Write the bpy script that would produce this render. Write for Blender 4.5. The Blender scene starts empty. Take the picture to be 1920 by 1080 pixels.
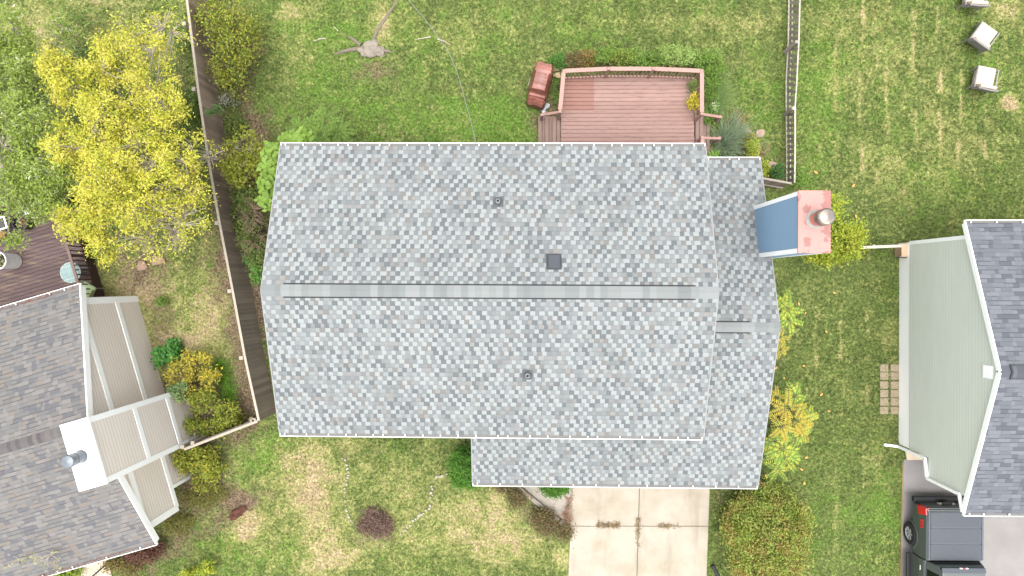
import bpy, bmesh, math, random
import numpy as np
from mathutils import Vector, Matrix, Quaternion
random.seed(7); RNG = np.random.default_rng(7)
S = bpy.context.scene; COL = S.collection
R_ = math.radians
# ------------------------------------------------------------------ camera, sky, sun
FPX = 1333.0; CAMH = 26.7; NAD = (985.0, 530.0)          # focal length in photo pixels, height, nadir pixel
_n = Vector(((NAD[0]-960)/FPX, -(NAD[1]-540)/FPX, -1)).normalized()
CQ = _n.rotation_difference(Vector((0, 0, -1)))
cam = bpy.data.objects.new('camera', bpy.data.cameras.new('camera')); COL.objects.link(cam)
cam.data.sensor_width = 36; cam.data.lens = 36*FPX/1920; cam.data.clip_end = 2000
cam.location = (0, 0, CAMH); cam.rotation_mode = 'QUATERNION'; cam.rotation_quaternion = CQ
S.camera = cam
SUN_EL, SUN_AZ = 85.0, 180.0                              # azimuth clockwise from +Y
w = bpy.data.worlds.new('World'); S.world = w; w.use_nodes = True
sk = w.node_tree.nodes.new('ShaderNodeTexSky'); sk.sky_type = 'NISHITA'; sk.sun_disc = False
sk.sun_elevation = R_(SUN_EL); sk.sun_rotation = R_(SUN_AZ); sk.dust_density = 4.0; sk.air_density = 0.7; sk.ozone_density = 0.6
bg = w.node_tree.nodes['Background']; bg.inputs['Strength'].default_value = 0.15
hs = w.node_tree.nodes.new('ShaderNodeHueSaturation'); hs.inputs['Saturation'].default_value = 0.08   # overcast: a grey sky
w.node_tree.links.new(sk.outputs[0], hs.inputs['Color']); w.node_tree.links.new(hs.outputs[0], bg.inputs[0])
sl = bpy.data.lights.new('sun', 'SUN'); sl.energy = 0.6; sl.angle = R_(50); sl.color = (1, .97, .92)
so = bpy.data.objects.new('sun', sl); COL.objects.link(so)
sd = Vector((math.sin(R_(SUN_AZ))*math.cos(R_(SUN_EL)), math.cos(R_(SUN_AZ))*math.cos(R_(SUN_EL)), math.sin(R_(SUN_EL))))
so.rotation_mode = 'QUATERNION'; so.rotation_quaternion = Vector((0, 0, -1)).rotation_difference(-sd)
so.location = sd*60
S.view_settings.view_transform = 'Standard'; S.view_settings.look = 'None'
S.view_settings.exposure = 1.85; S.view_settings.gamma = 1
S.render.engine = 'CYCLES'

def P(u, v, z=0.0):
    """point of the place at height z seen at photo pixel (u, v)"""
    d = CQ @ Vector(((u-960)/FPX, -(v-540)/FPX, -1))
    return Vector((0, 0, CAMH)) + d*((CAMH-z)/-d.z)
def PX(z=0.0): return (CAMH-z)/FPX                        # metres per photo pixel at height z

# ------------------------------------------------------------------ materials
def lin(c): return tuple(((x/255)/12.92 if x/255 < .04045 else ((x/255+.055)/1.055)**2.4) for x in c)
class NT:
    def __init__(s, name):
        s.m = bpy.data.materials.new(name); s.m.use_nodes = True; s.t = s.m.node_tree
        s.b = s.t.nodes['Principled BSDF']; s.out = s.t.nodes['Material Output']
    def n(s, typ, ins=None, **at):
        nd = s.t.nodes.new('ShaderNode'+typ)
        for k, v in at.items(): setattr(nd, k, v)
        for k, v in (ins or {}).items(): s.set(nd.inputs[k], v)
        return nd
    def set(s, inp, v):
        if isinstance(v, bpy.types.NodeSocket): s.t.links.new(v, inp)
        elif isinstance(v, (tuple, list)) and inp.type == 'RGBA' and len(v) == 3: inp.default_value = (*v, 1)
        else: inp.default_value = v
    def m_(s, op, a, b=0.0, c=0.0, clamp=False):
        nd = s.n('Math', operation=op, use_clamp=clamp); s.set(nd.inputs[0], a); s.set(nd.inputs[1], b); s.set(nd.inputs[2], c)
        return nd.outputs[0]
    def mix(s, f, a, b, blend='MIX'):
        nd = s.n('Mix', data_type='RGBA', blend_type=blend); s.set(nd.inputs[0], f); s.set(nd.inputs[6], a); s.set(nd.inputs[7], b)
        return nd.outputs[2]
    def ramp(s, f, stops, interp='LINEAR'):
        nd = s.n('ValToRGB'); cr = nd.color_ramp; cr.interpolation = interp
        while len(cr.elements) < len(stops): cr.elements.new(1)
        for e, (p, c) in zip(cr.elements, stops):
            e.position = p; e.color = (*c, 1) if len(c) == 3 else c
        s.set(nd.inputs[0], f); return nd.outputs[0]
    def fac(s, f, lo, hi):
        nd = s.n('MapRange', {0: f, 1: lo, 2: hi, 3: 0.0, 4: 1.0}, clamp=True); return nd.outputs[0]
    def noise(s, vec, scale, detail=3.0, rough=.55, dim='3D'):
        nd = s.n('TexNoise', noise_dimensions=dim); s.set(nd.inputs['Vector'], vec)
        nd.inputs['Scale'].default_value = scale; nd.inputs['Detail'].default_value = detail; nd.inputs['Roughness'].default_value = rough
        return nd.outputs['Fac']
    def pos(s): return s.n('NewGeometry').outputs['Position']
    def island(s): return s.n('NewGeometry').outputs['Random Per Island']
    def bump(s, h, strength=.3, dist=.01):
        nd = s.n('Bump', {'Height': h, 'Strength': strength, 'Distance': dist}); s.set(s.b.inputs['Normal'], nd.outputs[0])
    def fin(s, col, rough=.7, spec=.3):
        s.set(s.b.inputs['Base Color'], col); s.set(s.b.inputs['Roughness'], rough); s.b.inputs['Specular IOR Level'].default_value = spec
        return s.m
MATS = {}; KA = 0.84
def mat(name, col, rough=.7, var=.12, scale=4, stretch=(1, 1, 1), rot=0, island=.0, metal=0, bump=0, spec=.3, stain=None, stain_amt=.5, stain_scale=2):
    if name in MATS: return MATS[name]
    k = NT(name); c = lin(col) if min(col) > 200 else tuple(x*KA for x in lin(col))
    mp = k.n('Mapping', {0: k.pos(), 2: (0, 0, R_(rot)), 3: stretch})
    f = k.noise(mp.outputs[0], scale, 5, .62)
    v = k.m_('MULTIPLY_ADD', f, 2*var, 1-var)
    if island: v = k.m_('MULTIPLY', v, k.m_('MULTIPLY_ADD', k.island(), 2*island, 1-island))
    base = k.n('RGB').outputs[0]; base.default_value = (*c, 1)
    if stain:
        g = k.fac(k.noise(mp.outputs[0], stain_scale, 6, .65), .5, .72)
        base = k.mix(k.m_('MULTIPLY', g, stain_amt), base, lin(stain))
    cc = k.n('VectorMath', {0: base}, operation='SCALE'); k.set(cc.inputs[3], v)
    if bump: k.bump(f, bump, .02)
    k.b.inputs['Metallic'].default_value = metal
    MATS[name] = k.fin(cc.outputs[0], rough, spec); return MATS[name]
def leaf_mat(name, cols, trans=.25, clump=.25, patch=.25):
    if name in MATS: return MATS[name]
    k = NT(name); n = len(cols)
    r = k.ramp(k.m_('ADD', k.m_('MULTIPLY', k.island(), 1-patch), k.m_('MULTIPLY', k.fac(k.noise(k.pos(), 1.9, 3), .35, .65), patch)),
               [(i/max(1, n-1), lin(c)) for i, c in enumerate(cols)])
    v = k.m_('MULTIPLY_ADD', k.noise(k.pos(), 1.1, 3), 2*clump, 1-clump)
    cc = k.n('VectorMath', {0: r}, operation='SCALE'); k.set(cc.inputs[3], k.m_('MULTIPLY', v, KA))
    k.fin(cc.outputs[0], .55, .25)
    tr = k.n('BsdfTranslucent', {0: cc.outputs[0]})
    mx = k.n('MixShader', {0: trans, 1: k.b.outputs[0], 2: tr.outputs[0]})
    k.t.links.new(mx.outputs[0], k.out.inputs[0]); MATS[name] = k.m; return k.m
def shingle_mat(name, cols, cols2=None, row=.143, wd=.15, jitter=.9, line=.0, line_col=(90, 90, 95), grain=.1):
    k = NT(name)
    uv = k.n('UVMap'); uv.uv_map = 'UVMap'
    sp = k.n('SeparateXYZ', {0: uv.outputs[0]}); x, y = sp.outputs[0], sp.outputs[1]
    yr = k.m_('DIVIDE', y, row); r = k.m_('FLOOR', yr); fy = k.m_('FRACT', yr)
    r1 = k.n('TexWhiteNoise', noise_dimensions='1D'); k.set(r1.inputs['W'], r)
    x2 = k.m_('ADD', k.m_('DIVIDE', x, wd), k.m_('ADD', k.m_('MULTIPLY', r, .78), k.m_('MULTIPLY', r1.outputs[0], .5)) if cols2 else k.m_('MULTIPLY', r1.outputs[0], 9.0))
    cv = k.n('CombineXYZ', {0: k.m_('MULTIPLY', x2, .75), 1: k.m_('MULTIPLY', r, 5.37), 2: 0.0})
    wn = k.noise(cv.outputs[0], 1.0, 0, dim='2D')
    x3 = k.m_('ADD', x2, k.m_('MULTIPLY', k.m_('SUBTRACT', wn, .5), jitter*2))
    cx = k.m_('FLOOR', x3); fx = k.m_('FRACT', x3)
    id2 = k.n('CombineXYZ', {0: cx, 1: r, 2: 0.0})
    wv = k.n('TexWhiteNoise', {0: id2.outputs[0]}, noise_dimensions='2D')
    def stops(cols):
        st = []; tot = sum(wt for _, wt in cols); a = 0
        for c, wt in cols: st.append((a/tot, lin(c))); a += wt
        return st
    c0 = k.ramp(wv.outputs[0], stops(cols), 'CONSTANT')
    if cols2:
        odd = k.m_('GREATER_THAN', k.m_('FRACT', k.m_('MULTIPLY', cx, .5)), .25)
        c0 = k.mix(odd, c0, k.ramp(wv.outputs[0], stops(cols2), 'CONSTANT'))
    g = k.noise(k.pos(), 55, 2, .7); big = k.noise(k.pos(), .5, 3)
    sc = k.m_('MULTIPLY', k.m_('MULTIPLY_ADD', g, 2*grain*KA, (1-grain)*KA), k.m_('MULTIPLY_ADD', big, .12, .94))
    e = k.m_('MAXIMUM', k.m_('LESS_THAN', fy, .10), k.m_('MULTIPLY', k.m_('LESS_THAN', fx, .06), .6))
    sc = k.m_('MULTIPLY', sc, k.m_('SUBTRACT', 1.0, k.m_('MULTIPLY', e, .22)))
    cc = k.n('VectorMath', {0: c0}, operation='SCALE'); k.set(cc.inputs[3], sc); col = cc.outputs[0]
    if line:
        wv2 = k.n('TexWhiteNoise', {0: k.n('VectorMath', {0: id2.outputs[0], 1: (17.3, 3.1, 0)}, operation='ADD').outputs[0]}, noise_dimensions='2D')
        ms = k.m_('MULTIPLY', k.m_('LESS_THAN', fy, .2), k.m_('LESS_THAN', wv2.outputs[0], line))
        col = k.mix(k.m_('MULTIPLY', ms, .8), col, lin(line_col))
    k.bump(k.m_('ADD', k.m_('SUBTRACT', 1.0, fy), k.m_('MULTIPLY', wv.outputs[0], .5)), .35, .012)
    return k.fin(col, .92, .15)
def siding_mat(name, col, pitch=.15, rough=.55, line=.2):
    k = NT(name); sp = k.n('SeparateXYZ', {0: k.pos()})
    fz = k.m_('FRACT', k.m_('DIVIDE', sp.outputs[2], pitch))
    d = k.m_('SUBTRACT', 1.0, k.m_('MULTIPLY', k.m_('LESS_THAN', fz, .16), line))
    mp = k.n('Mapping', {0: k.pos(), 3: (1, 1, 3)})
    v = k.m_('MULTIPLY', d, k.m_('MULTIPLY_ADD', k.noise(mp.outputs[0], 1.2, 5, .6), .14, .93))
    rgb = k.n('RGB').outputs[0]; rgb.default_value = (*lin(col), 1)
    cc = k.n('VectorMath', {0: rgb}, operation='SCALE'); k.set(cc.inputs[3], v)
    k.bump(k.m_('SUBTRACT', 1.0, fz), .4, .015)
    return k.fin(cc.outputs[0], rough, .3)

# ------------------------------------------------------------------ mesh helpers
class MB:
    def __init__(s): s.v = []; s.f = []; s.uv = []; s.has = False
    def face(s, pts, uv=None):
        i = len(s.v); s.v += [tuple(p) for p in pts]; s.f.append(tuple(range(i, i+len(pts)))); s.uv.append(uv)
        if uv: s.has = True
        return s
    def hexa(s, b, t):
        n = len(b); i = len(s.v); s.v += [tuple(p) for p in b]+[tuple(p) for p in t]
        s.f.append(tuple(range(i+n-1, i-1, -1))); s.f.append(tuple(range(i+n, i+2*n)))
        for k in range(n): s.f.append((i+k, i+(k+1) % n, i+n+(k+1) % n, i+n+k))
        s.uv += [None]*(n+2); return s
    def box(s, x0, x1, y0, y1, z0, z1):
        return s.hexa([(x0, y0, z0), (x1, y0, z0), (x1, y1, z0), (x0, y1, z0)], [(x0, y0, z1), (x1, y0, z1), (x1, y1, z1), (x0, y1, z1)])
    def bar(s, a, b, wd, h, up=(0, 0, 1)):
        a, b = Vector(a), Vector(b); d = (b-a).normalized(); up = Vector(up)
        if abs(d.dot(up)) > .98: up = Vector((1, 0, 0))
        x = d.cross(up).normalized()*wd/2; y = x.cross(d).normalized()*h/2
        return s.hexa([a-x-y, a+x-y, a+x+y, a-x+y], [b-x-y, b+x-y, b+x+y, b-x+y])
    def tube(s, pts, r0, r1=None, n=8, cap=True):
        r1 = r0 if r1 is None else r1; pts = [Vector(p) for p in pts]; i = len(s.v); m = len(pts)
        for k, p in enumerate(pts):
            d = (pts[min(k+1, m-1)]-pts[max(k-1, 0)]).normalized()
            a = d.orthogonal().normalized(); b = d.cross(a); r = r0+(r1-r0)*k/(m-1)
            s.v += [tuple(p+(a*math.cos(2*math.pi*q/n)+b*math.sin(2*math.pi*q/n))*r) for q in range(n)]
        for k in range(m-1):
            for q in range(n):
                s.f.append((i+k*n+q, i+k*n+(q+1) % n, i+(k+1)*n+(q+1) % n, i+(k+1)*n+q)); s.uv.append(None)
        if cap:
            s.f.append(tuple(range(i+n-1, i-1, -1))); s.f.append(tuple(range(i+(m-1)*n, i+m*n))); s.uv += [None, None]
        return s
    def lathe(s, c, prof, n=24, sx=1, sy=1, caps=True):
        c = Vector(c); i = len(s.v); m = len(prof)
        for r, z in prof: s.v += [(c.x+r*sx*math.cos(2*math.pi*q/n), c.y+r*sy*math.sin(2*math.pi*q/n), c.z+z) for q in range(n)]
        for k in range(m-1):
            for q in range(n): s.f.append((i+k*n+q, i+k*n+(q+1) % n, i+(k+1)*n+(q+1) % n, i+(k+1)*n+q)); s.uv.append(None)
        if caps and prof[0][0] > .001: s.f.append(tuple(range(i+n-1, i-1, -1))); s.uv.append(None)
        if caps and prof[-1][0] > .001: s.f.append(tuple(range(i+(m-1)*n, i+m*n))); s.uv.append(None)
        return s
    def build(s, name, m=None, parent=None, smooth=False, bevel=0):
        me = bpy.data.meshes.new(name); me.from_pydata(s.v, [], s.f)
        if s.has:
            ul = me.uv_layers.new(name='UVMap')
            for p, u in zip(me.polygons, s.uv):
                if u:
                    for li, q in zip(p.loop_indices, u): ul.data[li].uv = q
        o = bpy.data.objects.new(name, me); COL.objects.link(o)
        if m: me.materials.append(m)
        if smooth: me.polygons.foreach_set('use_smooth', [True]*len(me.polygons))
        if parent: o.parent = parent
        if bevel:
            b = o.modifiers.new('bevel', 'BEVEL'); b.width = bevel; b.segments = 2; b.limit_method = 'ANGLE'
        return o
def np_mesh(name, V, F, m=None, parent=None, col=None):
    me = bpy.data.meshes.new(name); k = F.shape[1]
    me.vertices.add(len(V)); me.vertices.foreach_set('co', V.astype(np.float32).ravel())
    me.loops.add(F.size); me.loops.foreach_set('vertex_index', F.astype(np.int32).ravel())
    me.polygons.add(len(F)); me.polygons.foreach_set('loop_start', np.arange(0, F.size, k, dtype=np.int32))
    me.update(calc_edges=True)
    if col is not None:
        a = me.attributes.new('blend', 'FLOAT_COLOR', 'POINT'); a.data.foreach_set('color', col.astype(np.float32).ravel())
    if m: me.materials.append(m)
    o = bpy.data.objects.new(name, me); COL.objects.link(o)
    if parent: o.parent = parent
    return o
def tag(o, label=None, cat=None, group=None, kind=None):
    if label: o['label'] = label
    if cat: o['category'] = cat
    if group: o['group'] = group
    if kind: o['kind'] = kind
    return o
def empty(name, loc, label, cat, group=None, rz=0):
    o = bpy.data.objects.new(name, None); COL.objects.link(o); o.location = loc; o.rotation_euler.z = rz
    o.empty_display_size = .2; return tag(o, label, cat, group)
def rebase(root):
    """children were built in world coordinates: keep them there under the moved root"""
    M = root.matrix_basis.inverted()
    for c in root.children: c.matrix_parent_inverse = M
    return root

# ------------------------------------------------------------------ ground
def vnoise(x, y, sc, seed=0):
    r = np.random.default_rng(seed); T = r.random((256, 256)); x = x*sc+1000; y = y*sc+1000
    xi = np.floor(x).astype(int); yi = np.floor(y).astype(int); fx = x-xi; fy = y-yi
    fx = fx*fx*(3-2*fx); fy = fy*fy*(3-2*fy)
    g = lambda a, b: T[a % 256, b % 256]
    return (g(xi, yi)*(1-fx)+g(xi+1, yi)*fx)*(1-fy)+(g(xi, yi+1)*(1-fx)+g(xi+1, yi+1)*fx)*fy
def fbm(x, y, sc, seed=0, o=4):
    s = 0; a = .5
    for i in range(o): s = s+a*vnoise(x, y, sc*2**i, seed+i); a *= .5
    return s/(1-.5**o)
# photo-pixel patches: (u, v, ru, rv, channel, amount); channels 0 dry/tan, 1 lush bright green, 2 bare soil
PATCH = [
 (940, 140, 560, 200, 0, .1), (1720, 210, 240, 260, 0, .2), (690, 960, 400, 160, 0, .4), (330, 600, 180, 220, 0, .62), (330, 590, 120, 160, 2, .16), (170, 60, 220, 120, 0, .5),
 (1580, 760, 120, 320, 0, .05), (1580, 700, 110, 260, 1, -.25),
 (720, 150, 80, 40, 2, .3), (705, 130, 60, 25, 2, .45), (715, 40, 16, 60, 0, .7), (560, 100, 60, 40, 0, .3), (545, 20, 40, 25, 0, .5), (820, 70, 60, 30, 0, .3), (900, 40, 70, 30, 0, .25),
 (480, 210, 60, 70, 1, .25), (640, 150, 80, 60, 1, .4), (880, 225, 90, 40, 1, .55), (760, 235, 120, 30, 1, .2), (960, 220, 60, 60, 1, .5), (620, 60, 100, 50, 1, .35), (850, 60, 80, 60, 1, .2), (1400, 180, 60, 60, 1, .5), (1050, 30, 120, 30, 1, .3), (700, 190, 150, 50, 1, .2),
 (1380, 40, 90, 30, 0, .4), (1240, 40, 120, 25, 0, .3), (975, 170, 10, 35, 2, .5), (1020, 215, 30, 40, 2, .8), (1190, 112, 150, 22, 2, .55), (1360, 200, 40, 70, 2, .35), (1425, 300, 25, 60, 2, .6), (1455, 330, 40, 40, 2, .6),
 (1690, 140, 90, 60, 0, .1), (1880, 15, 70, 30, 0, .5), (1640, 90, 60, 70, 0, .12), (1560, 130, 60, 60, 1, .3), (1800, 300, 100, 60, 0, .25), (1530, 220, 40, 120, 1, .35), (1750, 350, 120, 40, 1, .25), (1840, 110, 30, 60, 1, .3), (1590, 30, 50, 30, 0, .15),
 (1893, 188, 15, 14, 0, 2.5),
 (1665, 640, 25, 40, 0, .4), (1665, 300, 60, 30, 0, .2), (1660, 540, 25, 60, 1, .3), (1640, 850, 40, 40, 0, .35), (1660, 960, 30, 90, 1, .35), (1560, 850, 60, 60, 1, .2), (1560, 990, 60, 80, 1, .25),
 (1540, 480, 40, 30, 2, .4), (1460, 620, 20, 150, 2, .35), (1450, 860, 25, 70, 2, .3), (1350, 930, 30, 30, 2, .3), (1440, 1000, 70, 70, 2, .8),
 (500, 860, 60, 45, 1, .75), (560, 890, 40, 50, 0, .5), (600, 900, 30, 60, 0, .45), (690, 855, 80, 30, 2, .3), (640, 840, 50, 20, 0, .3), (480, 940, 40, 30, 2, .5), (435, 950, 35, 40, 2, .8), (470, 985, 30, 30, 0, .8), (410, 1000, 40, 20, 2, .4),
 (540, 1030, 60, 40, 1, .35), (440, 1040, 60, 40, 1, .45), (620, 1040, 60, 40, 0, .6), (700, 990, 40, 35, 2, .8), (880, 1000, 60, 50, 0, .4), (960, 1030, 50, 40, 0, .6), (800, 1040, 80, 30, 1, .3), (860, 970, 30, 40, 1, .3), (940, 950, 50, 35, 0, .5), (900, 930, 25, 30, 2, .25), (990, 960, 60, 35, 2, .45), (1030, 990, 35, 35, 2, .6), (870, 840, 30, 25, 2, .6), (755, 920, 60, 50, 0, .1), (590, 960, 40, 60, 0, .3), (1050, 1050, 25, 30, 0, .7),
 (260, 500, 70, 50, 2, .55), (250, 530, 50, 40, 0, .8), (300, 600, 30, 50, 2, .45), (330, 640, 50, 30, 0, .5), (400, 590, 30, 60, 0, .4), (410, 470, 20, 40, 1, .3), (400, 770, 80, 60, 2, .8), (330, 560, 60, 40, 1, .2), (440, 640, 20, 80, 1, .2), (300, 520, 15, 20, 1, .6), (295, 580, 12, 25, 1, .5), (320, 740, 50, 60, 2, .7),
 (380, 880, 50, 50, 2, .8), (270, 1040, 60, 40, 2, .7), (330, 980, 50, 50, 2, .55), (365, 930, 50, 40, 2, .35), (310, 1060, 40, 30, 1, .3), (60, 250, 120, 150, 2, .5), (240, 330, 130, 150, 2, .35), (100, 60, 100, 50, 0, .3),
 (460, 400, 60, 190, 2, 1.0), (430, 90, 60, 100, 2, .75), (470, 640, 40, 180, 2, .6), (600, 250, 60, 25, 2, .4), (490, 250, 40, 40, 2, .4),
 (1650, 830, 20, 30, 1, .3), (1690, 720, 25, 60, 0, .3), (1690, 600, 14, 120, 2, .3),
]
LINES = [(1568, 60, 300), (1616, 0, 320), (1663, 0, 300), (1713, 0, 280), (1762, 0, 300), (1800, 90, 300), (1850, 60, 300), (1886, 0, 120), (1532, 590, 690), (1580, 560, 720), (1626, 560, 760), (1565, 870, 1080), (1616, 820, 1080)]
M2 = 1/PX(0)
def ground_attr(X, Y):
    off = P(NAD[0], NAD[1], 0)
    # inverse of P at z = 0
    d = np.stack([X, Y, np.full_like(X, -CAMH)], -1); Rm = np.array(CQ.to_matrix())
    c = d @ Rm; U = 960+FPX*c[..., 0]/-c[..., 2]; V = 540-FPX*c[..., 1]/-c[..., 2]
    wx = (fbm(X, Y, .9, 3)-.5)*60; wy = (fbm(X, Y, .9, 13)-.5)*60
    wx += (fbm(X, Y, 3, 23, 3)-.5)*40; wy += (fbm(X, Y, 3, 33, 3)-.5)*40
    A = np.zeros(X.shape+(4,)); A[..., 0] = .08; A[..., 1] = .18
    for u, v, ru, rv, ch, am in PATCH:
        k = min(1, min(ru, rv)/45)
        q = ((U+wx*k-u)/ru)**2+((V+wy*k-v)/rv)**2
        A[..., ch] += am*np.exp(-q*1.0)
    for x, v0, v1 in LINES:
        du = U+(fbm(X, Y, .5, 77)-.5)*16-x
        gate = np.clip((fbm(X, Y, 1.6, 91)-.42)*8, 0, 1)*((V > v0) & (V < v1))
        A[..., 0] += .75*np.exp(-(du/2.6)**2)*gate
    A[..., 0] += (fbm(X, Y, .8, 5)-.5)*.35+(fbm(X, Y, 3.2, 15, 3)-.5)*.8
    A[..., 1] += (fbm(X, Y, .6, 45)-.5)*.6+(fbm(X, Y, 2.6, 55, 3)-.5)*.8
    A[..., 2] += (fbm(X, Y, 2.2, 65, 3)-.62)*.5
    A[..., 3] = .5
    return np.clip(A, 0, 1.2)
def grass_material(name, blades):
    k = NT(name); at = k.n('Attribute', attribute_name='blend'); sp = k.n('SeparateColor', {0: at.outputs['Color']})
    d, g, s = sp.outputs[0], sp.outputs[1], sp.outputs[2]; pos = k.pos()
    n1 = k.noise(pos, 1.3, 4); n2 = k.noise(pos, 7, 5, .75); n3 = k.noise(pos, 22, 4, .8)
    n2b = k.noise(k.n('VectorMath', {0: pos, 1: (31.0, 17.0, 0)}, operation='ADD').outputs[0], 8, 5, .75)
    n4 = k.noise(k.n('VectorMath', {0: pos, 1: (11.0, 57.0, 0)}, operation='ADD').outputs[0], 11, 5, .8)
    c = k.ramp(n1, [(.3, lin((67, 80, 39))), (.7, lin((87, 99, 51)))])
    c = k.mix(k.m_('MULTIPLY', k.fac(n2, .47, .66), .6), c, lin((116, 124, 68)))
    c = k.mix(k.fac(k.m_('ADD', g, k.m_('MULTIPLY', k.m_('SUBTRACT', n2b, .5), 2.2)), .2, .75), c, lin((88, 114, 46)))
    dn = k.m_('ADD', d, k.m_('MULTIPLY', k.m_('SUBTRACT', n2, .5), 2.2))
    c = k.mix(k.fac(dn, .2, .8), c, lin((128, 130, 76)))
    c = k.mix(k.fac(dn, .65, 1.25), c, lin((152, 134, 105)))
    soil = k.ramp(n3, [(.35, lin((66, 54, 42))), (.65, lin((124, 106, 86)))])
    c = k.mix(k.fac(k.m_('ADD', s, k.m_('MULTIPLY', k.m_('SUBTRACT', n2, .5), 1.3)), .25, .75), c, soil)
    v = k.m_('MULTIPLY_ADD', k.fac(n4, .34, .66), 1.2, .38)
    if blades: v = k.m_('MULTIPLY', v, k.m_('MULTIPLY_ADD', at.outputs['Alpha'], .5, .85))
    else: v = k.m_('MULTIPLY', v, k.m_('MULTIPLY_ADD', k.fac(n3, .3, .7), .4, .75))
    v = k.m_('MULTIPLY', v, .96)
    cc = k.n('VectorMath', {0: c}, operation='SCALE'); k.set(cc.inputs[3], v)
    if not blades: k.bump(n3, .6, .05)
    k.fin(cc.outputs[0], .8, .15)
    return k.m
def ground():
    fine = np.arange(-23, 23.01, .11); fy = np.arange(-14, 14.01, .11)
    cs = np.concatenate([np.arange(23.6, 60, .7), [75, 130, 300, 700]])
    xs = np.concatenate([-cs[::-1], fine, cs]); cy = np.concatenate([np.arange(14.6, 60, .7), [75, 130, 300, 700]]); ys = np.concatenate([-cy[::-1], fy, cy])
    X, Y = np.meshgrid(xs, ys); A = ground_attr(X, Y)
    Z = (fbm(X, Y, .35, 8)-.5)*.05*(np.abs(X) < 23)*(np.abs(Y) < 14)-.02
    n, m = X.shape; idx = np.arange(n*m).reshape(n, m)
    F = np.stack([idx[:-1, :-1], idx[:-1, 1:], idx[1:, 1:], idx[1:, :-1]], -1).reshape(-1, 4)
    o = np_mesh('ground', np.stack([X, Y, Z], -1).reshape(-1, 3), F, grass_material('lawn', False), None, A.reshape(-1, 4))
    tag(o, kind='structure'); o.data.polygons.foreach_set('use_smooth', [True]*len(F))
    # grass blades
    N = 300000
    x = RNG.uniform(-20.6, 20.2, N); y = RNG.uniform(-11.9, 11.4, N)
    hole = np.zeros(N, bool)
    for x0, x1, y0, y1 in HOLES: hole |= (x > x0) & (x < x1) & (y > y0) & (y < y1)
    cs_, sn_ = math.cos(LH_A), math.sin(LH_A); lx = (x-LH_O.x)*cs_+(y-LH_O.y)*sn_; ly = -(x-LH_O.x)*sn_+(y-LH_O.y)*cs_
    hole |= (lx < .0) & (ly < 4) & (ly > -3.1)
    x, y = x[~hole], y[~hole]; A = ground_attr(x, y)
    keep = RNG.random(len(x)) < np.clip(1.05-.95*A[:, 2]-.25*A[:, 0], .05, 1); x, y, A = x[keep], y[keep], A[keep]; N = len(x)
    th = RNG.uniform(0, 2*np.pi, N); L = RNG.uniform(.05, .11, N)*(1+.5*np.clip(A[:, 1], 0, 1)); wd = RNG.uniform(.009, .02, N)
    ld = RNG.uniform(.3, 1.1, N); z0 = np.full(N, -.03)
    c, s = np.cos(th), np.sin(th)
    b0 = np.stack([x-s*wd, y+c*wd, z0], -1); b1 = np.stack([x+s*wd, y-c*wd, z0], -1)
    tp = np.stack([x+c*L*ld, y+s*L*ld, z0+.02+L*.75], -1)
    V = np.stack([b0, b1, tp], 1).reshape(-1, 3); F = np.arange(3*N).reshape(N, 3)
    A[:, 3] = RNG.random(N); A = np.repeat(A, 3, 0)
    tag(np_mesh('grass', V, F, grass_material('grass_blade', True), None, A), 'short patchy green and straw coloured lawn grass around the houses', 'grass', kind='stuff')

# ------------------------------------------------------------------ plants
def unit(n):
    v = RNG.normal(size=(n, 3)); return v/np.linalg.norm(v, axis=1)[:, None]
def leaf_quads(C, size, asp=.45, up=.55, fold=.12):
    """diamond leaves at centres C, facing mostly up"""
    n = len(C); nr = unit(n)*(1-up)+np.array([0, 0, up]); nr /= np.linalg.norm(nr, axis=1)[:, None]
    a = np.cross(nr, unit(n)); a /= np.linalg.norm(a, axis=1)[:, None]+1e-9; b = np.cross(nr, a)
    s = (size*RNG.uniform(.6, 1.35, n))[:, None]
    return leaf_axes(C, a*s, b*s*asp, nr*s*fold)
def leaf_axes(C, a, b, f):
    n = len(C)
    V = np.stack([C-a, C-b*.95-a*.1+f, C+a, C+b*.95-a*.1+f], 1).reshape(-1, 3)
    return V, np.arange(4*n).reshape(n, 4)
def in_ell(n, shell=.5):
    d = unit(n); r = (shell+(1-shell)*RNG.random(n))**(1/1.5); return d*r[:, None]
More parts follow.
